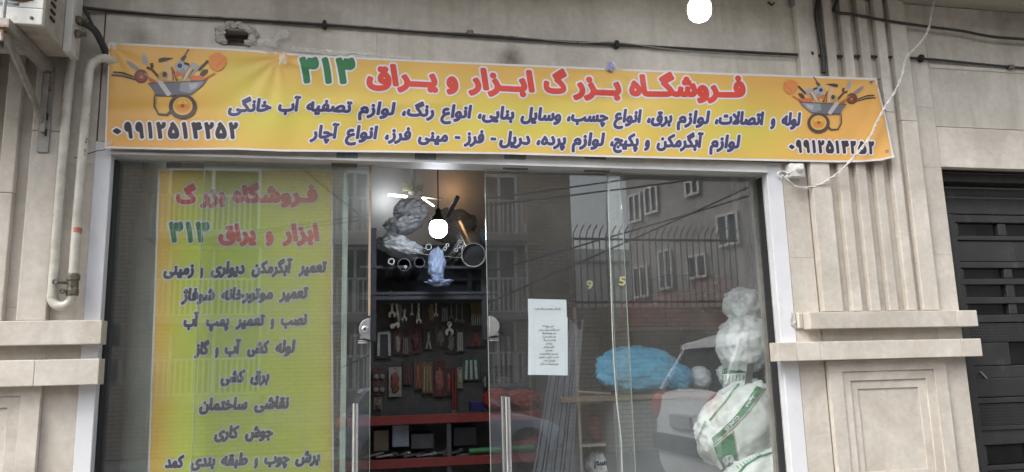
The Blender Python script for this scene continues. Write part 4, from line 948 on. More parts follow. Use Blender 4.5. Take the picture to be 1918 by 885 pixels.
# folding blade lamp
bl = thing('blade_lamp', 'lit folding lamp with spread blades high on the back of the shop', 'lamp', tuple(P3(773, 358, 2.5)))
c = P3(773, 360, 2.5)
MB().lathe(tuple(c+Vector((0, 0, -.03))), (0, 0, 1), [(0, .02), (.02, .045), (.05, .03), (.30, .025)], 12).build('lamp_base', WHITEP, bl)
for s_ in (-1, 1):
    q = [(c.x+s_*.012, c.z+.0), (c.x+s_*.012, c.z+.045), (c.x+s_*.095, c.z+.065), (c.x+s_*.085, c.z-.005)]
    MB().prism(q if s_ > 0 else q[::-1], c.y-.05, c.y-.04).build('fin', M('cream_fin', (.6, .58, .45, 1), .4), bl)
LB = emit_mat('lamp_blade_glow', (1, .97, .9, 1), 4)
for (ax, ay, bx_, by_, em) in ((762, 369, 727, 365, 1), (785, 368, 830, 374, 0), (792, 372, 812, 386, 1)):
    a, b = P3(ax, ay, 2.44), P3(bx_, by_, 2.40); MB().obox(a, b, .05, .012).build('lamp_blade', LB if em else M('unlit_blade', (.45, .42, .36, 1), .3), bl, bevel=.003)
for px, py, col, e, yy in ((722, 368, (.85, .93, 1), 1.0, 2.84), (850, 352, (1, .55, .25), .35, 2.86)):  # cool light of the blades; warm one added, unseen, for an orange wall glow
    l = bpy.data.lights.new('wall_glow_light', 'POINT'); l.energy = e; l.color = col; l.shadow_soft_size = .06
    lo = bpy.data.objects.new('wall_glow_light', l); C.objects.link(lo); lo.parent = bl; lo.location = P3(px, py, yy)-bl.location

# rack of pipes above the pegboard
rk = thing('pipe_rack', 'dark steel rack full of pipes above the tool board', 'rack', tuple(P3(800, 545, 1.6)))
xl, xr = X_(700, 500, 1.6), X_(905, 500, 1.6); zt, zb = Z_(700, 428, 1.6), Z_(700, 548, 1.6)
for x in (xl, xr):
    for y in (1.6, 2.3): MB().box(x-.018, x+.018, y-.018, y+.018, zb-.35, zt).build('upright', INDARK, rk)
for z in (zb, zb+.19): MB().box(xl-.1, xr+.1, 1.57, 1.60, z-.02, z).build('cross_bar', INDARK, rk); MB().box(xl-.1, xr+.1, 2.28, 2.31, z-.02, z).build('cross_bar', INDARK, rk)
MB().box(xl-.3, xr+.9, 2.45, 2.47, zb-.1, zt+.02).build('back_board', INDARK, rk)
MB().box(xl-.1, xr+.1, 1.585, 2.3, zb-.055, zb-.03).build('shelf_board', INDARK, rk)
PVC = M('white_pvc_pipe', (.62, .63, .64, 1), .4, var=.1); GPIPE = M('grey_pipe', (.18, .19, .21, 1), .45, var=.2); DUCT = M('shiny_flue', (.7, .71, .73, 1), .16, 1, var=.1, bump=.4, bscale=20)
def pipe(px, py, rpx, mat, label, group=None, dy=.75, slant=(.02, .0), th=.28, Y=1.5):
    c = P3(px, py, Y); r = rpx*(Y+4)/1440; m_ = MB(); m_._ring(tuple(c), (slant[0], 1, slant[1]), r, r*(1-th), dy, 20)
    return tag(m_.build('pipe', mat, None, smooth=True, auto=True), label, 'pipe', group)
pipe(733, 490, 6.5, PVC, 'white pipe end at the lower left of the rack', th=.4)
pipe(757, 496, 12, GPIPE, 'wide thin grey pipe at the lower left of the rack', th=.08)
pipe(759.5, 500, 3, PVC, 'small white pipe lying inside the wide grey pipe', th=.45, Y=1.49)
pipe(786, 492, 10, GPIPE, 'wide grey pipe in the middle of the rack behind the blue bag', th=.08)
pipe(803, 463, 6, PVC, 'thin-walled white pipe just below the hanging bulb', th=.2)
for x, y, lab in ((838, 459.5, 'upper of the touching pair of small white pipes right of the bulb'), (833.5, 466, 'lower of the touching pair of small white pipes right of the bulb'), (861, 453, 'topmost small white pipe beside the flue duct'), (859.5, 461.5, 'second small white pipe down beside the flue duct'), (854.5, 468.5, 'leftmost small white pipe of the four beside the flue duct'), (865, 473, 'lowest small white pipe of the four beside the flue duct')):
    pipe(x, y, 3.6, PVC, lab, 'small white pipes in the rack', th=.35)
c0, c1 = P3(887, 478, 1.35), P3(864, 432, 2.3)
fl = MB(); ax = (c1-c0); fl._ring(tuple(c0), tuple(ax), .0855, .080, ax.length, 28); fl._ring(tuple(c0-ax.normalized()*.004), tuple(ax), .089, .0852, .016, 28)
fo = tag(fl.build('flue_duct', DUCT, None, smooth=True, auto=True), 'wide shiny metal flue duct sticking out of the rack at its right end', 'duct')
MB().lathe(tuple(c0), tuple(ax), [(.03, 0), (.03, .0795)], 28).build('duct_shade_disc', M('duct_shade_dark', (.07, .07, .075, 1), .7), fo)  # dark disc stands in for the shade inside the open duct
tag(MB().tube([P3(839, 404, 1.6), P3(857, 370, 1.35)], .0165, 12).build('black_tube', M('glossy_black_tube', (.03, .03, .035, 1), .15), None, smooth=True, auto=True), 'black tube sticking up above the rack right of the hanging bulb', 'tube')
tag(MB().tube([P3(752, 470, 1.42), P3(806, 478, 1.40), P3(872, 484, 1.42)], .004, 6).build('metal_rod', CHROME, None), 'thin bright metal rod lying across the front of the rack', 'rod')
FILM = film_mat('grey_plastic_film', (.82, .84, .88, 1), .8); BFILM = film_mat('pale_blue_film', (.42, .52, .74, 1), .55)
def bagl(px, py, rx, rz, Y, ry, mat, name, label, cat='bag', seed=1, amp=.25, fine=.3, rot=0, sub=5, group=None):
    k = (Y+4)/1440; m3 = Matrix.Rotation(rot, 3, 'Y')
    mb = MB().lump(tuple(P3(px, py, Y)), (rx*k, ry, rz*k), seed=seed, sub=sub, amp=amp, fine=fine, mat3=m3)
    o = tag(mb.build(name, mat, None, smooth=True), label, cat, group); return o, mb
bagl(748, 463, 46, 17, 1.75, .22, FILM, 'plastic_wrap', 'crumpled grey plastic wrap over the left of the pipe rack', seed=4, rot=.25, fine=.15)
bagl(818, 498, 16, 30, 1.42, .05, BFILM, 'plastic_bag', 'pale blue plastic bag drooping from the middle of the pipe rack', seed=7, amp=.3, fine=.16)
bagl(822, 529, 20, 6, 1.40, .05, BFILM, 'plastic_bag', 'frayed hem of a plastic bag below the drooping blue bag', seed=8, amp=.6)
k = 6.0/1440; mw = MB().lump(tuple(P3(770, 398, 2.0)), (31*k, .15, 27*k), seed=12, sub=5, amp=.25, fine=.05); mw.lump(tuple(P3(757, 420, 1.95)), (36*k, .2, 17*k), seed=14, sub=5, amp=.3, fine=.07, mat3=Matrix.Rotation(-.25, 3, 'Y'))
tag(mw.build('wrapped_fan', FILM, None, smooth=True), 'fan wrapped in grey plastic standing on top of the rack below the blade lamp', 'fan')
def onto(tree, Yd):
    def f(px, py, d=0):
        h = tree.ray_cast(CAM, ray(px, py))
        p = h[0] if h[0] is not None else tree.find_nearest(P3(px, py, Yd))[0]
        return tuple(p-ray(px, py)*(.003+d))
    return f
bagl(850, 425, 44, 34, 2.15, .15, film_mat('smoky_film', (.12, .11, .10, 1), .5), 'coil_bundle', 'dark bundle of coiled hose on top of the rack right of the bulb', 'hose bundle', seed=15, amp=.2, fine=.08)

# pegboard with tools
pb = thing('tool_board', 'dark pegboard hung with tools at the back of the shop', 'pegboard', tuple(P3(800, 760, 1.95)))
bx0, bx1, bz0, bz1 = X_(600, 600, 1.95), X_(1120, 600, 1.95), Z_(800, 790, 1.95), Z_(800, 550, 1.95)
MB().box(bx0, bx1, 1.95, 1.97, .3, bz1).build('board', PEG, pb)
hm = MB(); zz = bz0
while zz < bz1-.01:
    xx = X_(690, 600, 1.95)
    while xx < X_(1000, 600, 1.95): hm.box(xx, xx+.004, 1.9485, 1.9499, zz, zz+.004); xx += .025
    zz += .025
hm.build('peg_hole', HOLE, pb, kind='stuff')
TOOLS = M('chromed_tool_steel', (.62, .62, .60, 1), .3, .9, var=.3, scale=40); TOOLD = M('dark_tool_steel', (.20, .20, .20, 1), .4, .7, var=.3, scale=40)
def wrench(u, v0, v1, big=1, mat=TOOLS, label='', Y=1.9, lean=0):
    a, b = P3(660+u/4.918, 520+v0/4.918, Y), P3(660+(u+lean)/4.918, 520+v1/4.918, Y); w_ = .009*big
    t = MB(); t.obox(a, (a+b)/2, w_, .006, up=(0, 1, 0)); t.obox((a+b)/2, b, w_*1.05, .0062, up=(0, 1, 0)); t._ring((a.x, Y-.004, a.z), (0, 1, 0), w_*1.1, w_*.55, .008, 12)
    R = .017*big; q = []
    for k in range(15):
        th = math.radians(-60)+math.radians(300)*k/14; q.append((b.x+R*math.sin(th), b.z-.3*R+R*math.cos(th)))
    q = [(b.x+R*math.cos(math.radians(-60+k*300/12-0)), b.z-R*.4-R*math.sin(math.radians(-60+k*300/12-120+0))) for k in range(13)]
    ang0 = -90+35; q = [(b.x+R*math.cos(math.radians(ang0+k*290/14)), b.z-.4*R+R*math.sin(math.radians(ang0+k*290/14))) for k in range(15)]
    q += [(b.x-R*.35, b.z-.4*R-R*.35), (b.x-R*.3, b.z-.1*R), (b.x+R*.3, b.z-.1*R), (b.x+R*.35, b.z-.4*R-R*.35)]
    t.prism(q, Y-.004, Y+.004)
    return tag(t.build('wrench', mat, None), label, 'wrench', 'wrenches hung on the tool board')
for u, v0, v1, big, m_, lab in ((208, 170, 350, 1, TOOLD, 'bluish spanner hung at the far left edge of the tool board'), (352, 130, 230, .8, TOOLD, 'short dark spanner hung high above the big adjustable wrench'),
        (366, 235, 330, 1.7, TOOLS, 'bright double-headed wrench hung just above the big adjustable wrench'), (413, 195, 330, .9, TOOLS, 'slim spanner right of the double-headed wrench'),
        (486, 150, 290, .7, TOOLD, 'dark ring spanner hung above a stubby spanner'), (480, 310, 375, 1.2, TOOLS, 'stubby bright spanner in the second hanging column'), (549, 185, 335, .7, TOOLS, 'small spanner with a glinting shaft left of the tall combination spanner'),
        (612, 215, 395, 1.25, TOOLS, 'tall bright combination spanner in the middle of the tool board'), (771, 205, 340, .9, TOOLS, 'lone slim spanner hung right of the middle of the tool board'),
        (912, 200, 360, 1, TOOLD, 'long dark spanner above the wide-jawed spanner'), (895, 430, 490, 1.9, TOOLS, 'wide-jawed bright spanner in the second row of the tool board'), (960, 210, 390, 1, TOOLD, 'dark spanner second from the screwdriver bundle'),
        (1012, 190, 400, 1, TOOLD, 'longest dark spanner beside the screwdriver bundle')):
    wrench(u, v0, v1, big, m_, lab)
a = P3(660+392/4.918, 520+435/4.918, 1.88); s = .0038
q = [(-45, 20), (-30, 38), (-5, 30), (10, 8), (22, 10), (18, 30), (30, 34), (46, 10), (40, -20), (32, -35), (18, -20), (-10, -10), (-40, -2)]
k = (5.88)/1440/4.918
aw = MB().prism([(a.x+x*k, a.z-y*k) for x, y in q][::-1], 1.875, 1.89); aw.obox((a.x+.03, 1.882, a.z+.03), (a.x+.01, 1.882, a.z+.16), .016, .008, up=(0, 1, 0))
tag(aw.build('adjustable_wrench', TOOLS, None, bevel=.001), 'big bright adjustable wrench, largest tool head on the board', 'wrench', 'wrenches hung on the tool board')
CLEARP = film_mat('blister_plastic', (.5, .5, .5, 1), .35, .15)
def pack(x0, x1, y0, y1, col, label, kind='blob', col2=(.25, .24, .22, 1), Y=1.92):
    """carded tool: backing card, hanging tab hole and the tool shape under a blister"""
    a, b = P3(x0, y1, Y), P3(x1, y0, Y); t = thing('tool_pack', label, 'tool pack', tuple(a), 'carded tools on the tool board')
    MB().box(a.x, b.x, Y, Y+.003, a.z, b.z).build('backing_card', M('card_'+str(int(x0)), col, .6, var=.35, scale=50), t)
    MB().box((a.x+b.x)/2-.008, (a.x+b.x)/2+.008, Y-.001, Y-.0002, b.z-.014, b.z-.008).build('hang_slot', HOLE, t)
    w_, h = b.x-a.x, b.z-a.z; tm = M('tool_'+str(int(x0)), col2, .45, var=.3, scale=40); cx = (a.x+b.x)/2; m_ = MB()
    if kind == 'wheels':
        for i in (-.24, .24):
            for j in (.22, .70):
                m_ = MB().lathe((cx+i*w_, Y-.001, a.z+j*h), (0, -1, 0), [(0, w_*.19), (.018, w_*.19), (.02, w_*.07), (.024, w_*.07)], 14)
                if (i, j) != (.24, .70): m_.build('caster_wheel', tm, t)
    elif kind == 'pliers':
        m_.obox((cx-w_*.22, Y-.008, a.z+.05*h), (cx+w_*.02, Y-.008, a.z+.62*h), w_*.16, .01, up=(0, 1, 0)); m_.obox((cx+w_*.22, Y-.008, a.z+.05*h), (cx-w_*.02, Y-.008, a.z+.62*h), w_*.16, .0104, up=(0, 1, 0))
        m_.prism([(cx-w_*.16, a.z+.58*h), (cx+w_*.16, a.z+.58*h), (cx+w_*.06, a.z+.86*h), (cx-w_*.06, a.z+.86*h)], Y-.014, Y-.003)
    elif kind == 'arch':
        m_.obox((cx-w_*.32, Y-.008, a.z+.08*h), (cx-w_*.30, Y-.008, a.z+.8*h), w_*.15, .012, up=(0, 1, 0)); m_.obox((cx+w_*.32, Y-.008, a.z+.08*h), (cx+w_*.30, Y-.008, a.z+.8*h), w_*.15, .012, up=(0, 1, 0))
        m_.obox((cx-w_*.36, Y-.008, a.z+.81*h), (cx+w_*.36, Y-.008, a.z+.83*h), w_*.15, .0122, up=(0, 1, 0))
    elif kind == 'bars':
        for i in (-.3, 0, .3): m_.obox((cx+i*w_, Y-.008, a.z+.06*h), (cx+i*w_*.8, Y-.008, a.z+.85*h), w_*.14, .012, up=(0, 1, 0))
    else: m_.lump((cx, Y-.008, a.z+.45*h), (w_*.3, .016, h*.33), seed=int(x0), sub=3, amp=.5)
    m_.build('caster_wheel' if kind == 'wheels' else 'carded_tool', tm, t)
G_, R_, B_, W_ = (.05, .10, .08, 1), (.17, .03, .03, 1), (.03, .04, .14, 1), (.45, .46, .48, 1); K_ = (.05, .045, .045, 1); DR = (.09, .03, .03, 1)
for p in ((703, 735, 614, 672, K_, 'dark card with a white-tipped hacksaw frame at the left of the second row', 'arch', (.40, .42, .42, 1)), (737, 752, 620, 664, DR, 'narrow dark red card in the second row', 'blob'),
          (766, 790, 610, 662, DR, 'dark maroon card under the tall combination spanner', 'blob', DR), (793, 812, 617, 656, K_, 'card with a pale looped tool right of the maroon card', 'pliers', (.34, .32, .28, 1)), (814, 834, 612, 650, (.10, .09, .08, 1), 'grey card with a round tool in the middle of the second row', 'blob', (.22, .20, .18, 1)),
          (836, 853, 618, 662, K_, 'black card right under the wide-jawed spanner', 'blob'), (855, 868, 617, 660, (.12, .12, .11, 1), 'card with upright white tool tips in the second row', 'bars', (.50, .50, .46, 1)),
          (873, 908, 620, 650, K_, 'card with red pliers at the right end of the second row', 'pliers', R_), (698, 722, 690, 742, (.10, .05, .05, 1), 'card with four round casters at the left of the bottom row', 'wheels', (.25, .25, .25, 1)),
          (728, 752, 688, 744, (.33, .30, .28, 1), 'orange and white card right of the casters', 'blob', (.22, .08, .05, 1)), (755, 772, 672, 722, K_, 'red-handled snips hung by the orange and white card', 'pliers', R_),
          (790, 810, 678, 738, (.16, .11, .07, 1), 'tan card with a brassy tool in the bottom row', 'bars', (.30, .23, .12, 1)), (812, 834, 676, 744, DR, 'maroon card with a pale clip at its foot in the bottom row', 'blob', (.3, .12, .1, 1)),
          (866, 898, 668, 714, G_, 'green card with steel bits at the right of the bottom row', 'bars', (.4, .42, .42, 1)), (904, 912, 700, 730, K_, 'thin black card at the right edge of the door gap', 'blob', (.3, .3, .3, 1)),
          (920, 962, 620, 690, (.06, .06, .06, 1), 'large black card seen through the right leaf left of the paper notice', 'bars', (.16, .16, .16, 1))):
    pack(*p)
for p in ((740, 756, 560, 606, (.12, .12, .13, 1), 'small grey card between the hanging spanners on the left', 'blob', (.3, .3, .3, 1)), (776, 790, 556, 604, K_, 'small black card right of the tall combination spanner', 'pliers', (.3, .28, .25, 1)),
          (800, 815, 560, 606, (.10, .07, .05, 1), 'small brown card in the middle of the spanner row', 'blob', (.26, .2, .14, 1)), (826, 840, 572, 604, (.10, .10, .11, 1), 'small grey card left of the long dark spanner', 'bars', (.35, .35, .35, 1)),
          (753, 766, 628, 666, K_, 'narrow black card between the red card and the maroon card', 'bars', (.22, .2, .18, 1)), (775, 790, 676, 730, (.13, .07, .05, 1), 'brown card between the snips and the tan card', 'pliers', (.35, .1, .05, 1)),
          (835, 845, 690, 742, K_, 'slim black card left of the long red handles', 'blob', (.32, .1, .08, 1)), (857, 866, 688, 728, (.28, .27, .22, 1), 'slim pale card right of the long red handles', 'blob', (.4, .36, .2, 1)),
          (700, 716, 744, 768, (.20, .17, .13, 1), 'tan box-shaped card just above the upper red beam on the left', 'blob', (.25, .2, .14, 1)), (650, 684, 618, 676, (.07, .07, .07, 1), 'dark card seen through the left leaf under the lock', 'arch', (.2, .2, .2, 1)),
          (926, 960, 700, 728, (.10, .09, .09, 1), 'low dark card seen through the right leaf above the red bag', 'blob', (.22, .2, .2, 1))):
    pack(*p)
bc = thing('bolt_cutter', 'bolt cutter with long red handles hanging low on the tool board', 'bolt cutter', tuple(P3(851, 770, 1.9)))
for a, b in (((847, 690), (849, 768)), ((854, 690), (853, 768))): MB().obox(P3(*a, 1.9), P3(*b, 1.9), .016, .012, up=(0, 1, 0)).build('handle', REDS, bc, bevel=.002)
MB().obox(P3(850.5, 768, 1.9), P3(851, 786, 1.9), .04, .016, up=(0, 1, 0)).build('blade', TOOLD, bc)
sb = thing('screwdriver_bundle', 'bundle of yellow-tipped screwdrivers hung at the upper right of the tool board', 'screwdrivers', tuple(P3(892, 610, 1.9)))
for k in range(6):
    a, b = P3(882+k*4, 558, 1.9), P3(884+k*3.4, 590, 1.9); MB().tube([a, b], .007, 8).build('screwdriver_handle', M('amber_handle', (.22, .17, .09, 1), .35), sb); MB().tube([b, b+Vector((0, 0, -.08))], .003, 6).build('screwdriver_shaft', TOOLS, sb)

# red-beamed shelving in front of the board
sh = thing('red_shelving', 'low shelving with two red beams in front of the tool board', 'shelving', (.6, 1.6, 0))
zA0, zA1 = Z_(800, 794, 1.45), Z_(800, 777, 1.45); zB0, zB1 = Z_(800, 875, 1.45), Z_(800, 858, 1.45)
x0, x1 = X_(560, 800, 1.45), X_(1018, 790, 1.45)
for z0, z1 in ((zA0, zA1), (zB0, zB1)):
    MB().box(x0, x1, 1.45, 1.47, z0, z1).build('beam', REDS, sh, bevel=.002); MB().box(x0, x1, 1.471, 1.92, z0+.02, z0+.035).build('shelf_deck', INDARK, sh)
for x in (x0, X_(836, 800, 1.5), x1): MB().box(x, x+.03, 1.472, 1.50, 0, zA1).build('post', INDARK, sh)
MB().box(x0, x1, 1.90, 1.915, zB0, zA0).build('back_sheet', M('dim_grey_sheet', (.22, .22, .25, 1), .7, var=.3), sh)
def gbox(px0, px1, py0, py1, Y, dy, mat, name, label, cat, bev=.004, group=None):
    a, b = P3(px0, py1, Y), P3(px1, py0, Y); return tag(MB().box(a.x, b.x, Y, Y+dy, a.z, b.z).build(name, mat, None, bevel=bev), label, cat, group)
gbox(735, 766, 796, 838, 1.6, .2, M('pale_blue_carton', (.26, .30, .38, 1), .6, var=.3), 'carton', 'pale blue carton between the two red beams', 'carton')
gbox(770, 812, 812, 842, 1.65, .2, M('grey_carton', (.14, .14, .16, 1), .6, var=.3), 'carton', 'low grey carton right of the pale blue carton', 'carton')
gbox(700, 728, 806, 846, 1.62, .2, M('brown_carton', (.20, .16, .12, 1), .7, var=.3), 'carton', 'brown carton at the left end between the red beams', 'carton')
gbox(850, 892, 800, 836, 1.66, .2, M('dark_toolcase', (.06, .06, .07, 1), .5, var=.3), 'tool_case', 'dark tool case behind the left end of the green tube', 'case')
gt = MB().tube([P3(878, 846, 1.52), P3(1000, 838, 1.52)], .022, 12); tag(gt.build('green_tube', M('green_plastic', (.05, .20, .07, 1), .4), None, smooth=True, auto=True), 'long green tube lying on the lower red shelf', 'tube')
o = MB().obox(P3(962, 834, 1.62), P3(1006, 822, 1.62), .10, .05); tag(o.build('red_box', M('red_card_box', (.30, .05, .05, 1), .5), None, bevel=.003), 'small red box with a pale edge standing behind the green tube', 'box')
gbox(882, 908, 752, 771, 1.6, .1, M('dark_blue_plastic', (.02, .02, .12, 1), .4), 'blue_box', 'small dark blue box on the upper red shelf', 'box')
bagl(930, 750, 26, 22, 1.62, .1, M('red_fabric', (.28, .025, .025, 1), .7), 'red_bag', 'red round bag on the upper shelf seen behind the right leaf edge', seed=2, amp=.15, fine=.05)
bagl(980, 750, 36, 20, 1.7, .1, M('red_orange_fabric', (.30, .04, .03, 1), .7), 'red_bag', 'wider red bag on the upper shelf below the paper notice', seed=3, amp=.2, fine=.1)
random.seed(3)
for k, lab in enumerate(('bright steel tool lying left on the lower shelf', 'second steel tool from the left on the lower shelf', 'angled steel tool left of the middle of the lower shelf', 'thin steel bar lying in the middle of the lower shelf',
                         'steel tool with a hooked end beside the middle post', 'short steel tool just right of the middle post', 'steel tool touching the green tube', 'steel strip lying at the front of the lower shelf')):
    x = 680+k*25; t = MB(); a, b = P3(x, 857-k*.6, 1.5+.05*(k % 3)), P3(x+34, 852+random.uniform(-5, 3)-k*.6, 1.55); t.obox(a, b, .03, .012); t.lump(tuple(b), (.025, .02, .014), seed=k, sub=2, amp=.4)
    tag(t.build('steel_tool', TOOLS if k % 3 else TOOLD, None), lab, 'tool', 'tools on the lower red shelf')

# leaning aluminium profiles
ALP = M('mill_aluminium', (.18, .20, .24, 1), .35, .8, var=.15, scale=10)
labs = ['leftmost, shortest of the leaning aluminium profiles', 'second of the leaning aluminium profiles from the left', 'third leaning aluminium profile, left of the two brightest', 'bright leaning aluminium profile crossing below the paper notice', 'leaning aluminium profile just right of the bright one',
        'sixth leaning aluminium profile, in the thick of the bundle', 'leaning aluminium profile with a bright edge, third from the right', 'leaning aluminium profile second from the right', 'rightmost and tallest leaning aluminium profile']
for k in range(9):
    tx, ty = 1046+k*5.6, 600+(k % 4)*6; bx_ = 972+k*11.5; a = P3(bx_-12, 1000, .75); a = Vector((P3(bx_, 885, .75).x-.10, .75, 0.01)); b = P3(tx, ty, .9)
    tag(MB().obox(a, b, .030 if k % 2 else .012, .02, up=(0, 1, 0)).build('aluminium_profile', ALP, None), labs[k], 'profile', 'aluminium profiles leaning behind the right leaf')
# cabinet, desk and what is on them
cb = thing('white_cabinet', 'open white cabinet beside the desk behind the right leaf', 'cabinet', tuple(P3(1112, 900, 1.0)))
CABW = M('white_laminate', (.46, .46, .45, 1), .5, var=.1); a, b = P3(1082, 757, 1.0), P3(1150, 757, 1.0)
MB().box(a.x, a.x+.018, 1.0, 1.4, 0, a.z).build('side_panel', CABW, cb); MB().box(a.x, b.x+.1, 1.39, 1.40, 0, a.z).build('back_panel', CABW, cb); MB().box(a.x-.003, b.x+.1, .997, 1.4, a.z+.001, a.z+.02).build('top_panel', CABW, cb)
z = Z_(1110, 832, 1.0); MB().box(a.x+.019, b.x+.1, 1.01, 1.388, z-.018, z).build('shelf', CABW, cb)
c = P3(1130, 800, 1.15); rl = MB()
for k in range(5): rl.lathe((c.x, 1.10+k*.028, c.z), (0, 1, 0), [(0, .085), (.008, .10), (.018, .10), (.026, .085)], 24)
tag(rl.build('red_hose_coil', M('red_hose', (.30, .03, .03, 1), .5), None, smooth=True, auto=True), 'coil of dark red hose on the upper shelf of the white cabinet', 'hose coil')
o, mwb = bagl(1128, 872, 30, 26, 1.12, .10, M('white_bag', (.62, .63, .66, 1), .5), 'white_bag', 'white bag with dark lettering at the bottom of the white cabinet', seed=21, amp=.25, fine=.2)
bt = BVHTree.FromPolygons(mwb.v, mwb.f); text_line([('سم', 1113, 1134), ('ED', 1134, 1148)], lambda x: 872, 15, .8, 0, .2, onto(bt, 1.1), o, INKP, None, None, c=.5)
dk_ = thing('desk', 'grey-fronted desk with a wooden top edge under the blue bag', 'desk', tuple(P3(1230, 900, .8)))
a, b = P3(1150, 741, .8), P3(1345, 738, .8)
MB().box(a.x, b.x, .82, 1.35, 0, a.z-.036).build('desk_front', M('grey_laminate', (.17, .185, .20, 1), .45, var=.12), dk_, bevel=.003)
MB().box(a.x-.35, b.x, .80, 1.36, a.z-.035, a.z).build('desk_top', M('brown_wood_edge', (.17, .13, .10, 1), .4, var=.25, scale=5, stretch=(1, 6, 12)), dk_, bevel=.003)
zt = a.z
BAGB = film_mat('blue_bag_plastic', (.12, .50, .80, 1), .93, .2)
bb_ = thing('blue_bag', 'big bright blue plastic bag lying on the desk', 'bag', tuple(P3(1200, 738, .95)))
k = 4.95/1440; m_ = MB().lump(tuple(P3(1192, 692, .95)), (80*k, .16, 45*k), seed=31, sub=5, amp=.12, fine=.09, sq=.85)
m_.lump(tuple(P3(1258, 702, .93)), (42*k, .12, 26*k), seed=33, sub=5, amp=.2, fine=.12, mat3=Matrix.Rotation(.35, 3, 'Y')); m_.build('bag_body', BAGB, bb_, smooth=True)
kn = MB()
for j in range(9):
    t = -.9+j*.22; a0 = P3(1284, 707, .93); kn.obox(a0, a0+Vector((.05*math.cos(t), -.02*math.sin(j), .06*math.sin(t))), .022, .003, up=(0, 1, 0))
kn.build('bag_knot', BAGB, bb_)
bagl(1311, 709, 23, 24, .95, .08, M('crumpled_foam', (.78, .82, .88, 1), .35, var=.2, scale=30, bump=.8, bscale=50), 'foam_ball', 'round bundle of white bubble wrap right of the blue bag', 'bundle', seed=41, amp=.1, fine=.1)
tag(MB().obox(P3(1062, 733, .9), P3(1142, 737, .9), .05, .012).build('steel_tray', SATIN, None), 'flat silver bar lying at the left end of the desk', 'bar')

# red cases on the shelf, background
RC = M('red_plastic_case', (.50, .06, .045, 1), .5, var=.25, scale=14, bump=.2); LBL = M('white_label', (.5, .5, .48, 1), .6, var=.3, scale=90)
st = thing('back_shelf', 'pale shelf board carrying the stacked red cases', 'shelf', tuple(P3(1300, 618, 2.1)))
a, b = P3(1150, 614, 2.1), P3(1400, 614, 2.1)
MB().box(a.x, b.x, 2.1, 2.6, a.z-.03, a.z).build('shelf_board', M('grey_board', (.30, .30, .29, 1), .6), st)
for x in (a.x, b.x-.03, (a.x+b.x)/2): MB().box(x, x+.03, 2.12, 2.15, 0, a.z-.031).build('shelf_post', INDARK, st)
def case(x0, x1, y0, y1, label, marks, mat=RC, Y=2.13):
    a, b = P3(x0, y1, Y), P3(x1, y0, Y); t = thing('red_case' if mat is RC else 'grey_case', label, 'case', tuple(a), 'cases stacked on the back shelf')
    MB().box(a.x, b.x, Y, Y+.35, a.z, b.z-.012).build('case_body', mat, t, bevel=.008); MB().box(a.x-.004, b.x+.004, Y-.006, Y+.36, b.z-.011, b.z).build('case_lid', mat, t, bevel=.003)
    for (u0, v0, u1, v1) in marks:
        p, q = P3(u0, v1, Y-.002), P3(u1, v0, Y-.002); MB().box(p.x, q.x, Y-.003, Y-.0005, p.z, q.z).build('case_label', LBL, t)
case(1252, 1368, 579, 612, 'lowest red case on the back shelf, with a barcode label', [(1312, 581, 1319, 587), (1336, 579, 1354, 587)])
case(1254, 1366, 547, 577, 'middle red case of the stack, with two small labels', [(1312, 550, 1321, 556), (1340, 553, 1351, 557)])
case(1300, 1366, 517, 545, 'upper red case at the right of the stack', [(1338, 526, 1344, 534)])
case(1248, 1298, 514, 545, 'grey case beside the upper red case', [], M('grey_plastic', (.09, .09, .10, 1), .5))
case(1188, 1246, 562, 612, 'red case standing alone left of the stack', [(1225, 566, 1229, 570)])

# sacks in the right corner
SACK = M('woven_white_sack', (.88, .91, .91, 1), .55, var=.15, scale=12, bump=1, bscale=24); SGREEN = M('sack_green_print', (.045, .24, .10, 1), .5, var=.3, scale=30); SG2 = M('sack_light_green_print', (.22, .42, .28, 1), .5, var=.2, scale=30)
TAN = M('sack_tan_print', (.42, .38, .28, 1), .5); CLB = M('milky_bag_plastic', (.86, .90, .92, 1), .35, var=.2, scale=14, bump=1, bscale=18)
def sack(px, py, rx, rz, Y, ry, rot, seed, label, amp=.12, fine=.10, sq=.82, mat=SACK, name='sack', cat='sack'):
    k = (Y+4)/1440; t = thing(name, label, cat, tuple(P3(px, py+rz, Y)))
    m_ = MB().lump(tuple(P3(px, py, Y)), (rx*k, ry, rz*k), seed=seed, sub=5, amp=amp, fine=fine, sq=sq, mat3=Matrix.Rotation(rot, 3, 'Y')); m_.build('sack_body', mat, t, smooth=True)
    return t, BVHTree.FromPolygons(m_.v, m_.f)
def printon(poly, surf, name, mat, parent, off=0, c=.8):
    plate(fill(sdf(poly_seg([(x, -y) for x, y in poly]), c, 1), 0, 4), lambda x, h: surf(x, -h, off), name, mat, parent)
cr = lambda pts: [(1280+u/4.785, 700+v/4.785) for u, v in pts]
t1, b1 = sack(1385, 795, 94, 68, .55, .17, math.radians(-38), 51, 'big white sack with green stripes leaning in the right corner')
s1 = onto(b1, .55)
printon(cr([(250, 580), (330, 515), (410, 440), (490, 350), (570, 240), (655, 112), (722, 132), (650, 240), (570, 340), (470, 445), (370, 540), (270, 628)]), s1, 'green_stripe', SGREEN, t1)
printon(cr(stroke([(268, 645), (370, 560), (480, 460), (600, 330), (740, 130)], 14)), s1, 'tan_stripe', TAN, t1, .001)
printon(cr(stroke([(235, 425), (300, 340), (380, 250), (440, 160), (500, 90)], 20)), s1, 'thin_stripe', SG2, t1)
printon(cr([(275, 665), (440, 525), (468, 640), (490, 780), (420, 835), (360, 860), (310, 760)]), s1, 'green_stripe', SGREEN, t1)
printon(cr(stroke([(448, 515), (470, 640), (492, 785)], 12)), s1, 'tan_stripe', TAN, t1, .001)
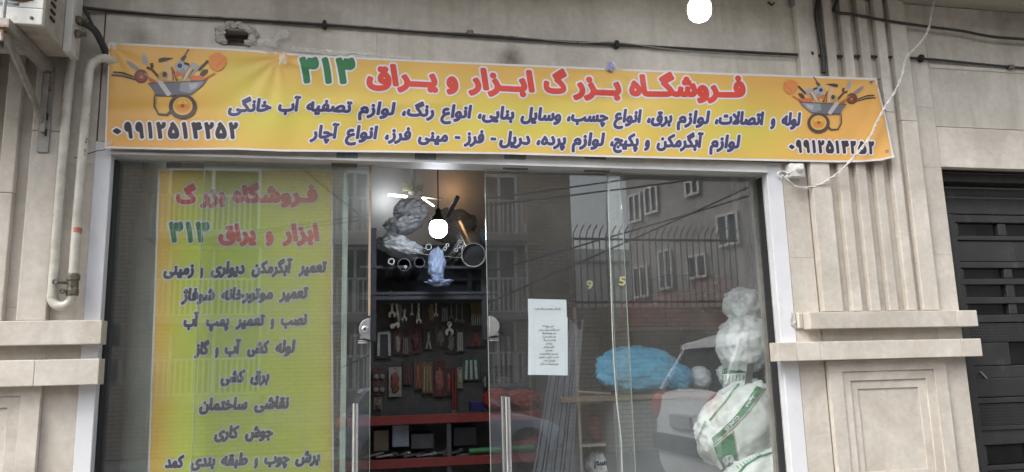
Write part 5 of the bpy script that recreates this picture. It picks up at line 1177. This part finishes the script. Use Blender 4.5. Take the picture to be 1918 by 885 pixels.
printon(cr([(738, 200), (770, 172), (830, 262), (808, 290)]), s1, 'green_stripe', SG2, t1)
printon(cr(stroke([(200, 430), (150, 540), (120, 600)], 22)), s1, 'thin_stripe', SG2, t1)
for k in range(7): printon(cr(stroke([(110+k*34, 330-k*38), (190+k*26, 300-k*30)], 5)), s1, 'pleat_print', SG2, t1)
def rot_surf(surf, ox, oy, ang):
    ca, sa = math.cos(ang), math.sin(ang)
    return lambda x, y, d=0: surf(ox+x*ca-y*sa, oy+x*sa+y*ca, d+.002)
a0 = cr([(483, 372)])[0]; text_line([('CONLES', 0, 36)], lambda x: 0, 7.5, .35, 0, 0, rot_surf(s1, a0[0], a0[1], math.radians(133)), t1, SACK, None, None, c=.5)
a0 = cr([(625, 190)])[0]; text_line([('مجید', 0, 26)], lambda x: 0, 9, .35, 0, 0, rot_surf(s1, a0[0], a0[1], math.radians(126)), t1, SACK, None, None, c=.5)
a0 = cr([(330, 720)])[0]; text_line([('GW', 0, 24)], lambda x: 0, 22, 1.6, 0, 0, rot_surf(s1, a0[0]+2, a0[1]+8, math.radians(65)), t1, SACK, None, None, c=.5)
t2, b2 = sack(1430, 925, 92, 78, .45, .16, math.radians(-20), 52, 'lowest sack with a green stripe, cut by the bottom of the photo'); s2 = onto(b2, .45)
printon(cr(stroke([(490, 900), (560, 820), (680, 745), (860, 690)], 20)), s2, 'green_stripe', SGREEN, t2)
for k in range(8): printon(cr(stroke([(470+k*30, 820-k*14), (500+k*30, 850-k*16)], 10)), s2, 'pleat_print', SG2, t2)
_c = P3(1425, 925, .5)
tb_ = thing('sack', 'plain white sack at the bottom of the pile, on the floor', 'sack', (_c.x, .5, 0)); MB().lump((_c.x-.02, .52, .31), (.36, .26, .31), seed=61, sub=4, amp=.12, fine=.1, sq=.75).build('sack_body', SACK, tb_, smooth=True)
t3, b3 = sack(1392, 645, 50, 56, .62, .15, math.radians(8), 53, 'milky white bag stacked above the big striped sack', .13, .07, mat=CLB, name='milky_bag', cat='bag')
t4, b4 = sack(1392, 572, 38, 34, .68, .12, 0, 54, 'crumpled clear bag on top of the milky white bag', .17, .09, mat=CLB, name='clear_bag', cat='bag')
t5, b5 = sack(1430, 662, 24, 68, .72, .10, math.radians(4), 55, 'green and white sack standing behind the perforated strip', .2, .15, mat=SGREEN)
s5 = onto(b5, .72); printon(stroke([(1436, 600), (1440, 660), (1446, 722)], 3), s5, 'tan_stripe', TAN, t5)
t6, b6 = sack(1376, 704, 30, 26, .72, .12, 0, 56, 'pleated neck of a white sack behind the big striped sack', .15, .15)
s6 = onto(b6, .72); printon([(1352, 691), (1396, 688), (1397, 698), (1353, 701)], s6, 'green_stripe', SGREEN, t6)
for k in range(7): printon(stroke([(1354+k*6.4, 703), (1352+k*6.6, 716)], 1.6), s6, 'pleat_print', SG2, t6)
ps_ = MB().obox(P3(1413, 640, .5), P3(1401, 722, .5), .045, .004, up=(0, 1, 0)); ps = tag(ps_.build('perforated_strip', SATIN, None), 'grey perforated steel strip leaning on the green and white sack', 'strip')

# ------------------------------------------------------------------ across the street (seen in the glass)
def R3(px, py, Yv):
    """the real place of what the glass shows at this pixel, Yv behind the pane"""
    p = P3(px, py, Yv); p.y = .21-p.y; return p
BRICK, bnt, bb0 = newmat('yellow_brick'); L = bnt.links
tc = N(bnt, 'ShaderNodeNewGeometry'); mp = N(bnt, 'ShaderNodeMapping'); mp.inputs['Rotation'].default_value = (math.pi/2, 0, 0); L.new(tc.outputs['Position'], mp.inputs['Vector'])
br = N(bnt, 'ShaderNodeTexBrick', Scale=1.0); br.inputs['Brick Width'].default_value = .24; br.inputs['Row Height'].default_value = .085; br.inputs['Mortar Size'].default_value = .009
br.inputs['Color1'].default_value = (.50, .40, .27, 1); br.inputs['Color2'].default_value = (.42, .33, .22, 1); br.inputs['Mortar'].default_value = (.16, .14, .12, 1)
L.new(mp.outputs[0], br.inputs['Vector']); L.new(br.outputs[0], bb0.inputs['Base Color']); bb0.inputs['Roughness'].default_value = .85
FRAME = M('white_window_frame', (.75, .75, .73, 1), .5); DARKW = M('dark_window_pane', (.03, .035, .04, 1), .1); IRON = M('dark_iron_bar', (.02, .02, .022, 1), .5); WRAIL = M('white_railing', (.55, .55, .54, 1), .4)
Bk = thing('brick_apartment_house', 'yellow brick house with balconies across the street, seen only as a reflection', 'house', (-3, -13, 0)); Yb = 13.0
xr = R3(1072, 500, Yb).x; MB().box(-16, xr, -17, .21-Yb, 0, 6.6).build('wall', BRICK, Bk)
yf = .21-Yb
for y0, y1 in ((365, 434), (522, 592), (672, 742)):
    z1, z0 = R3(350, y0, 12.2).z, R3(350, y1, 12.2).z
    xs = [(R3(286, y0, 12.2).x, R3(480, y0, 12.2).x), (R3(632, y0, 12.2).x, R3(692, y0, 12.2).x), (R3(905, y0, 12.2).x, R3(980, y0, 12.2).x)]
    for a, b in xs:
        MB().box(a-.1, b+.1, yf+.001, yf+.95, z0-.16, z0-.03).build('balcony_slab', PAVE, Bk)
        m_ = MB(); x = a
        while x < b: m_.box(x-.016, x+.016, yf+.80, yf+.83, z0, z1); x += .105
        m_.box(a, b, yf+.79, yf+.84, z1-.04, z1); m_.box(a, b, yf+.79, yf+.84, z0, z0+.03); m_.build('balcony_railing', WRAIL, Bk)
        MB().box(a+.15, b-.05, yf+.001, yf+.03, z0+.05, z1+.75).build('window', DARKW, Bk)
        for x in (a+.12, (a+b)/2, b-.05): MB().box(x, x+.06, yf+.031, yf+.07, z0+.05, z1+.75).build('window_frame', FRAME, Bk)
        MB().box(a+.12, b, yf+.031, yf+.072, z1+.70, z1+.77).build('window_frame', FRAME, Bk)
a, b = R3(934, 700, 12.9), R3(984, 648, 12.9)
for i in range(4):
    for j in range(2): MB().box(a.x+i*.14, a.x+i*.14+.10, yf+.001, yf+.03, a.z+j*.30-.1, a.z+j*.30+.16).build('door_pane', DARKW, Bk)
a, b = R3(1000, 620, 12.9), R3(1050, 500, 12.9); MB().box(a.x, b.x, yf+.001, yf+.05, 0, b.z).build('door', M('tan_door', (.34, .28, .19, 1), .6), Bk)
a = R3(982, 420, 12.9); b = R3(990, 600, 12.9); MB().box(a.x, a.x+.05, yf+.001, yf+.08, 0, a.z).build('drain_pipe', FRAME, Bk)
Wt = thing('pale_rendered_house', 'pale grey rendered house beyond the iron fence, seen only as a reflection', 'house', (9, -20, 0))
MB().box(xr+.3, R3(1330, 500, 20).x, -24, .21-20, 0, 5.4).build('wall', M('pale_render', (.78, .80, .82, 1), .8, var=.06, scale=1), Wt)
MB().box(xr+.35, xr+4, -19.78, -19.7, 4.9, 5.0).build('string_course', M('grey_course', (.3, .3, .3, 1), .8), Wt)
# brown house on a skewed front
A, Bp = R3(1180, 500, 17), R3(1470, 500, 11.5); dv = Vector((Bp.x-A.x, Bp.y-A.y, 0)); ln = dv.length; dv.normalize(); nv = Vector((-dv.y, dv.x, 0))
if nv.dot(Vector((0, 1, 0))) < 0: nv = -nv
Bh = thing('brown_corner_house', 'brown rendered house with white window frames, seen only as a reflection', 'house', (A.x, A.y, 0))
def bq(s0, s1, z0, z1, d0, d1, name, mat):
    m_ = MB(); vs = [A+dv*s+nv*d for s in (s0, s1) for d in (d0, d1)]; v = [(p.x, p.y, z) for z in (z0, z1) for p in vs]
    m_.add(v, [(0, 1, 3, 2), (4, 6, 7, 5), (0, 4, 5, 1), (2, 3, 7, 6), (0, 2, 6, 4), (1, 5, 7, 3)]); return m_.build(name, mat, Bh)
BRN = M('brown_render', (.37, .345, .325, 1), .8, var=.2, scale=1.5)
bq(0, ln+4, 0, 8, -4, 0, 'wall', BRN)
def on(px, py):
    """distance along and height on the skewed front (virtual)"""
    r = ray(px, py); r = Vector((r.x, r.y, r.z)); Av, Bv = Vector((A.x, .21-A.y, 0)), Vector((Bp.x, .21-Bp.y, 0)); d = (Bv-Av).normalized(); n = Vector((-d.y, d.x, 0))
    t = n.dot(Av-CAM)/n.dot(r); p = CAM+r*t; return (p-Av).dot(d), p.z
for x0, x1, y0, y1 in ((1183, 1199, 365, 416), (1213, 1230, 350, 400), (1288, 1308, 338, 366), (1192, 1212, 500, 556), (1294, 1322, 478, 520), (1240, 1256, 470, 540), (1350, 1380, 400, 460)):
    s0, za = on(x0, y1); s1, zb = on(x1, y0)
    bq(s0, s1, za, zb, .001, .03, 'window', DARKW)
    for q in (s0-.06, (s0+s1)/2-.03, s1): bq(q, q+.07, za-.05, zb+.05, .031, .07, 'window_frame', FRAME)
    bq(s0-.05, s1+.07, za-.06, za, .032, .075, 'window_frame', FRAME); bq(s0-.05, s1+.07, zb, zb+.06, .032, .075, 'window_frame', FRAME)
# iron fence with bent spikes
Fe = thing('iron_fence', 'dark iron fence with bent spikes across the street, reflected in the right pane', 'fence', (6, -9, 0)); Yf = 10.0
xa, xb_ = R3(1074, 500, Yf).x, R3(1385, 500, Yf).x; zr, zb0 = R3(1230, 450, Yf).z, R3(1230, 566, Yf).z
MB().box(xa, xb_, .21-Yf-.2, .21-Yf+.02, 0, zb0-.1).build('base_wall', BRICK, Fe)
for z in (zr, zb0): MB().box(xa, xb_, .21-Yf-.02, .21-Yf+.02, z-.025, z+.02).build('rail', IRON, Fe)
x = xa
while x < xb_:
    y = .21-Yf; MB().tube([(x, y, zb0-.1), (x, y, zr+.05), (x+.02, y+.03, zr+.15), (x+.07, y+.09, zr+.26)], .012, 5).build('fence_bar', IRON, Fe); x += .13
for i, (x0, y0, x1, y1, Yv) in enumerate(((900, 384, 1250, 340, 10), (900, 372, 1250, 322, 10.5), (1150, 460, 1440, 330, 9), (1180, 430, 1440, 352, 9.5), (600, 340, 700, 420, 9))):
    a, b = R3(x0, y0, Yv), R3(x1, y1, Yv); d = b-a; a = a-d*1.5; b = b+d*1.5
    tag(MB().tube([a, (a+b)/2-Vector((0, 0, .05)), b], .018, 5).build('overhead_wire', IRON, None), ('lower of two street wires reflected over the brick wall', 'upper of two street wires reflected over the brick wall', 'steep street wire reflected over the brown house', 'shallower street wire reflected over the brown house', 'street wire reflected beside the poster')[i], 'wire')

def car(label, loc, rz, paint, L=3.85, plate=''):
    t = thing('parked_car', label, 'car', (0, 0, 0)); t.rotation_euler = (0, 0, rz); t.location = loc
    GL = M('car_glass', (.02, .025, .03, 1), .06); BK = M('car_black_trim', (.03, .03, .032, 1), .6)
    st_ = [(-1.92, .42, .80, .72), (-1.88, .30, .95, .80), (-1.70, .24, 1.02, .83), (-1.0, .22, 1.00, .84), (0, .21, .97, .84), (.75, .22, .95, .84), (1.3, .23, .86, .82), (1.75, .27, .74, .77), (1.92, .36, .62, .66)]
    m_ = MB(); n = 14
    for x, zb, zt, hw in st_:
        pr = [(0, zb), (hw*.80, zb), (hw*.97, zb+.08), (hw, (zb+zt)/2), (hw*.985, zt-.10), (hw*.90, zt-.01), (hw*.5, zt+.015), (0, zt+.02)]
        ringp = pr+[(-y, z) for y, z in pr[-2:0:-1]]; m_.v += [(x, y, z) for y, z in ringp]
    for i in range(len(st_)-1):
        for j in range(n): a = i*n+j; b = i*n+(j+1) % n; m_.f.append((a, b, b+n, a+n))
    m_.f.append(tuple(range(n-1, -1, -1))); m_.f.append(tuple(range((len(st_)-1)*n, len(st_)*n)))
    body = m_.build('car_body', paint, t, smooth=True, auto=True)
    g = MB(); cab = [(-1.78, .98, .99, .66), (-1.55, .98, 1.36, .62), (-1.2, .98, 1.43, .60), (-.2, .96, 1.46, .60), (.15, .95, 1.44, .60), (.95, .93, .96, .66)]
    for x, zb, zt, hw in cab: g.v += [(x, -hw*1.2, zb), (x, -hw, zt), (x, hw, zt), (x, hw*1.2, zb)]
    for i in range(len(cab)-1):
        for j in range(4): a = i*4+j; b = i*4+(j+1) % 4; g.f.append((a, b, b+4, a+4))
    g.f += [(3, 2, 1, 0), tuple(range(20, 24))]; g.build('car_windows', GL, t)
    r = MB()
    for x, zt, hw in ((-1.62, 1.37, .62), (-1.2, 1.45, .62), (-.2, 1.48, .615), (.2, 1.455, .61)): r.v += [(x, -hw, zt-.02), (x, -hw*.9, zt+.02), (x, hw*.9, zt+.02), (x, hw, zt-.02)]
    for i in range(3):
        for j in range(4): a = i*4+j; b = i*4+(j+1) % 4; r.f.append((a, b, b+4, a+4))
    r.f += [(3, 2, 1, 0), (12, 13, 14, 15)]; r.build('car_roof', paint, t, smooth=True, auto=True)
    for s in (-1, 1):
        for (xa_, za_, ya_), (xb2, zb2, yb2) in ((((.2), 1.44, .61), (.98, .96, .79)), ((-.55, 1.46, .615), (-.60, .98, .80)), ((-1.5, 1.38, .62), (-1.80, .99, .79))):
            MB().obox((xa_, s*ya_, za_), (xb2, s*yb2, zb2), .06, .05, up=(0, 1, 0)).build('pillar', paint, t)
        for x in (-1.22, 1.25):
            MB().lathe((x, s*.70, .33), (0, s, 0), [(0, .37), (.15, .37)], 24).build('wheel_arch', BK, t)
            w_ = MB().lathe((x, s*.68, .30), (0, s, 0), [(0, .29), (.19, .30), (.2, .27)], 24).build('tyre', RUBBER, t)
            h = MB().lathe((x, s*.872, .30), (0, s, 0), [(0, .20), (.012, .19), (.012, .05), (.03, .04)], 20)
            for q in range(6): a = q*math.pi/3; h.obox((x, s*.885, .30), (x+.19*math.cos(a), s*.885, .30+.19*math.sin(a)), .035, .01, up=(0, 1, 0))
            h.build('wheel_rim', SATIN, w_)
        MB().lump((-1.86, s*.72, .86), (.10, .13, .13), seed=2, sub=3, amp=0).build('tail_light', M('tail_lamp_red', (.45, .06, .02, 1), .2), t)
        MB().lump((1.76, s*.60, .62), (.14, .13, .08), seed=2, sub=3, amp=0).build('headlight', CHROME, t)
        MB().box(-.35, -.18, s*.84, s*.86, .78, .81).build('door_handle', BK, t)
        MB().lump((.55, s*.92, 1.0), (.07, .09, .06), seed=1, sub=2, amp=0).build('mirror', BK, t)
    MB().box(-1.975, -1.86, -.74, .74, .50, .64).build('rear_bumper_strip', BK, t, bevel=.02)
    MB().box(-1.955, -1.90, -.26, .26, .70, .80).build('number_plate', M('grey_plate', (.30, .31, .33, 1), .5), t, bevel=.004); MB().box(1.86, 1.93, -.55, .55, .30, .42).build('grille', BK, t)
    MB().obox((-1.925, -.35, .82), (-1.925, .35, .82), .02, .02).build('boot_trim', paint, t)
    return t
WP = M('white_car_paint', (.72, .73, .76, 1), .3, var=.04); BP = M('pale_blue_car_paint', (.48, .54, .66, 1), .3, var=.04)
c1_ = car('white hatchback parked along the kerb, its tail reflected in the right pane beside the sacks', (5.35, -3.65, -.02), 0, WP); c1_.scale = (1, 1.0, 1.3)
c2_ = car('pale blue hatchback parked across the street, reflected beside the left pull handle', (1.7, -9.9, -.12), 0, BP)
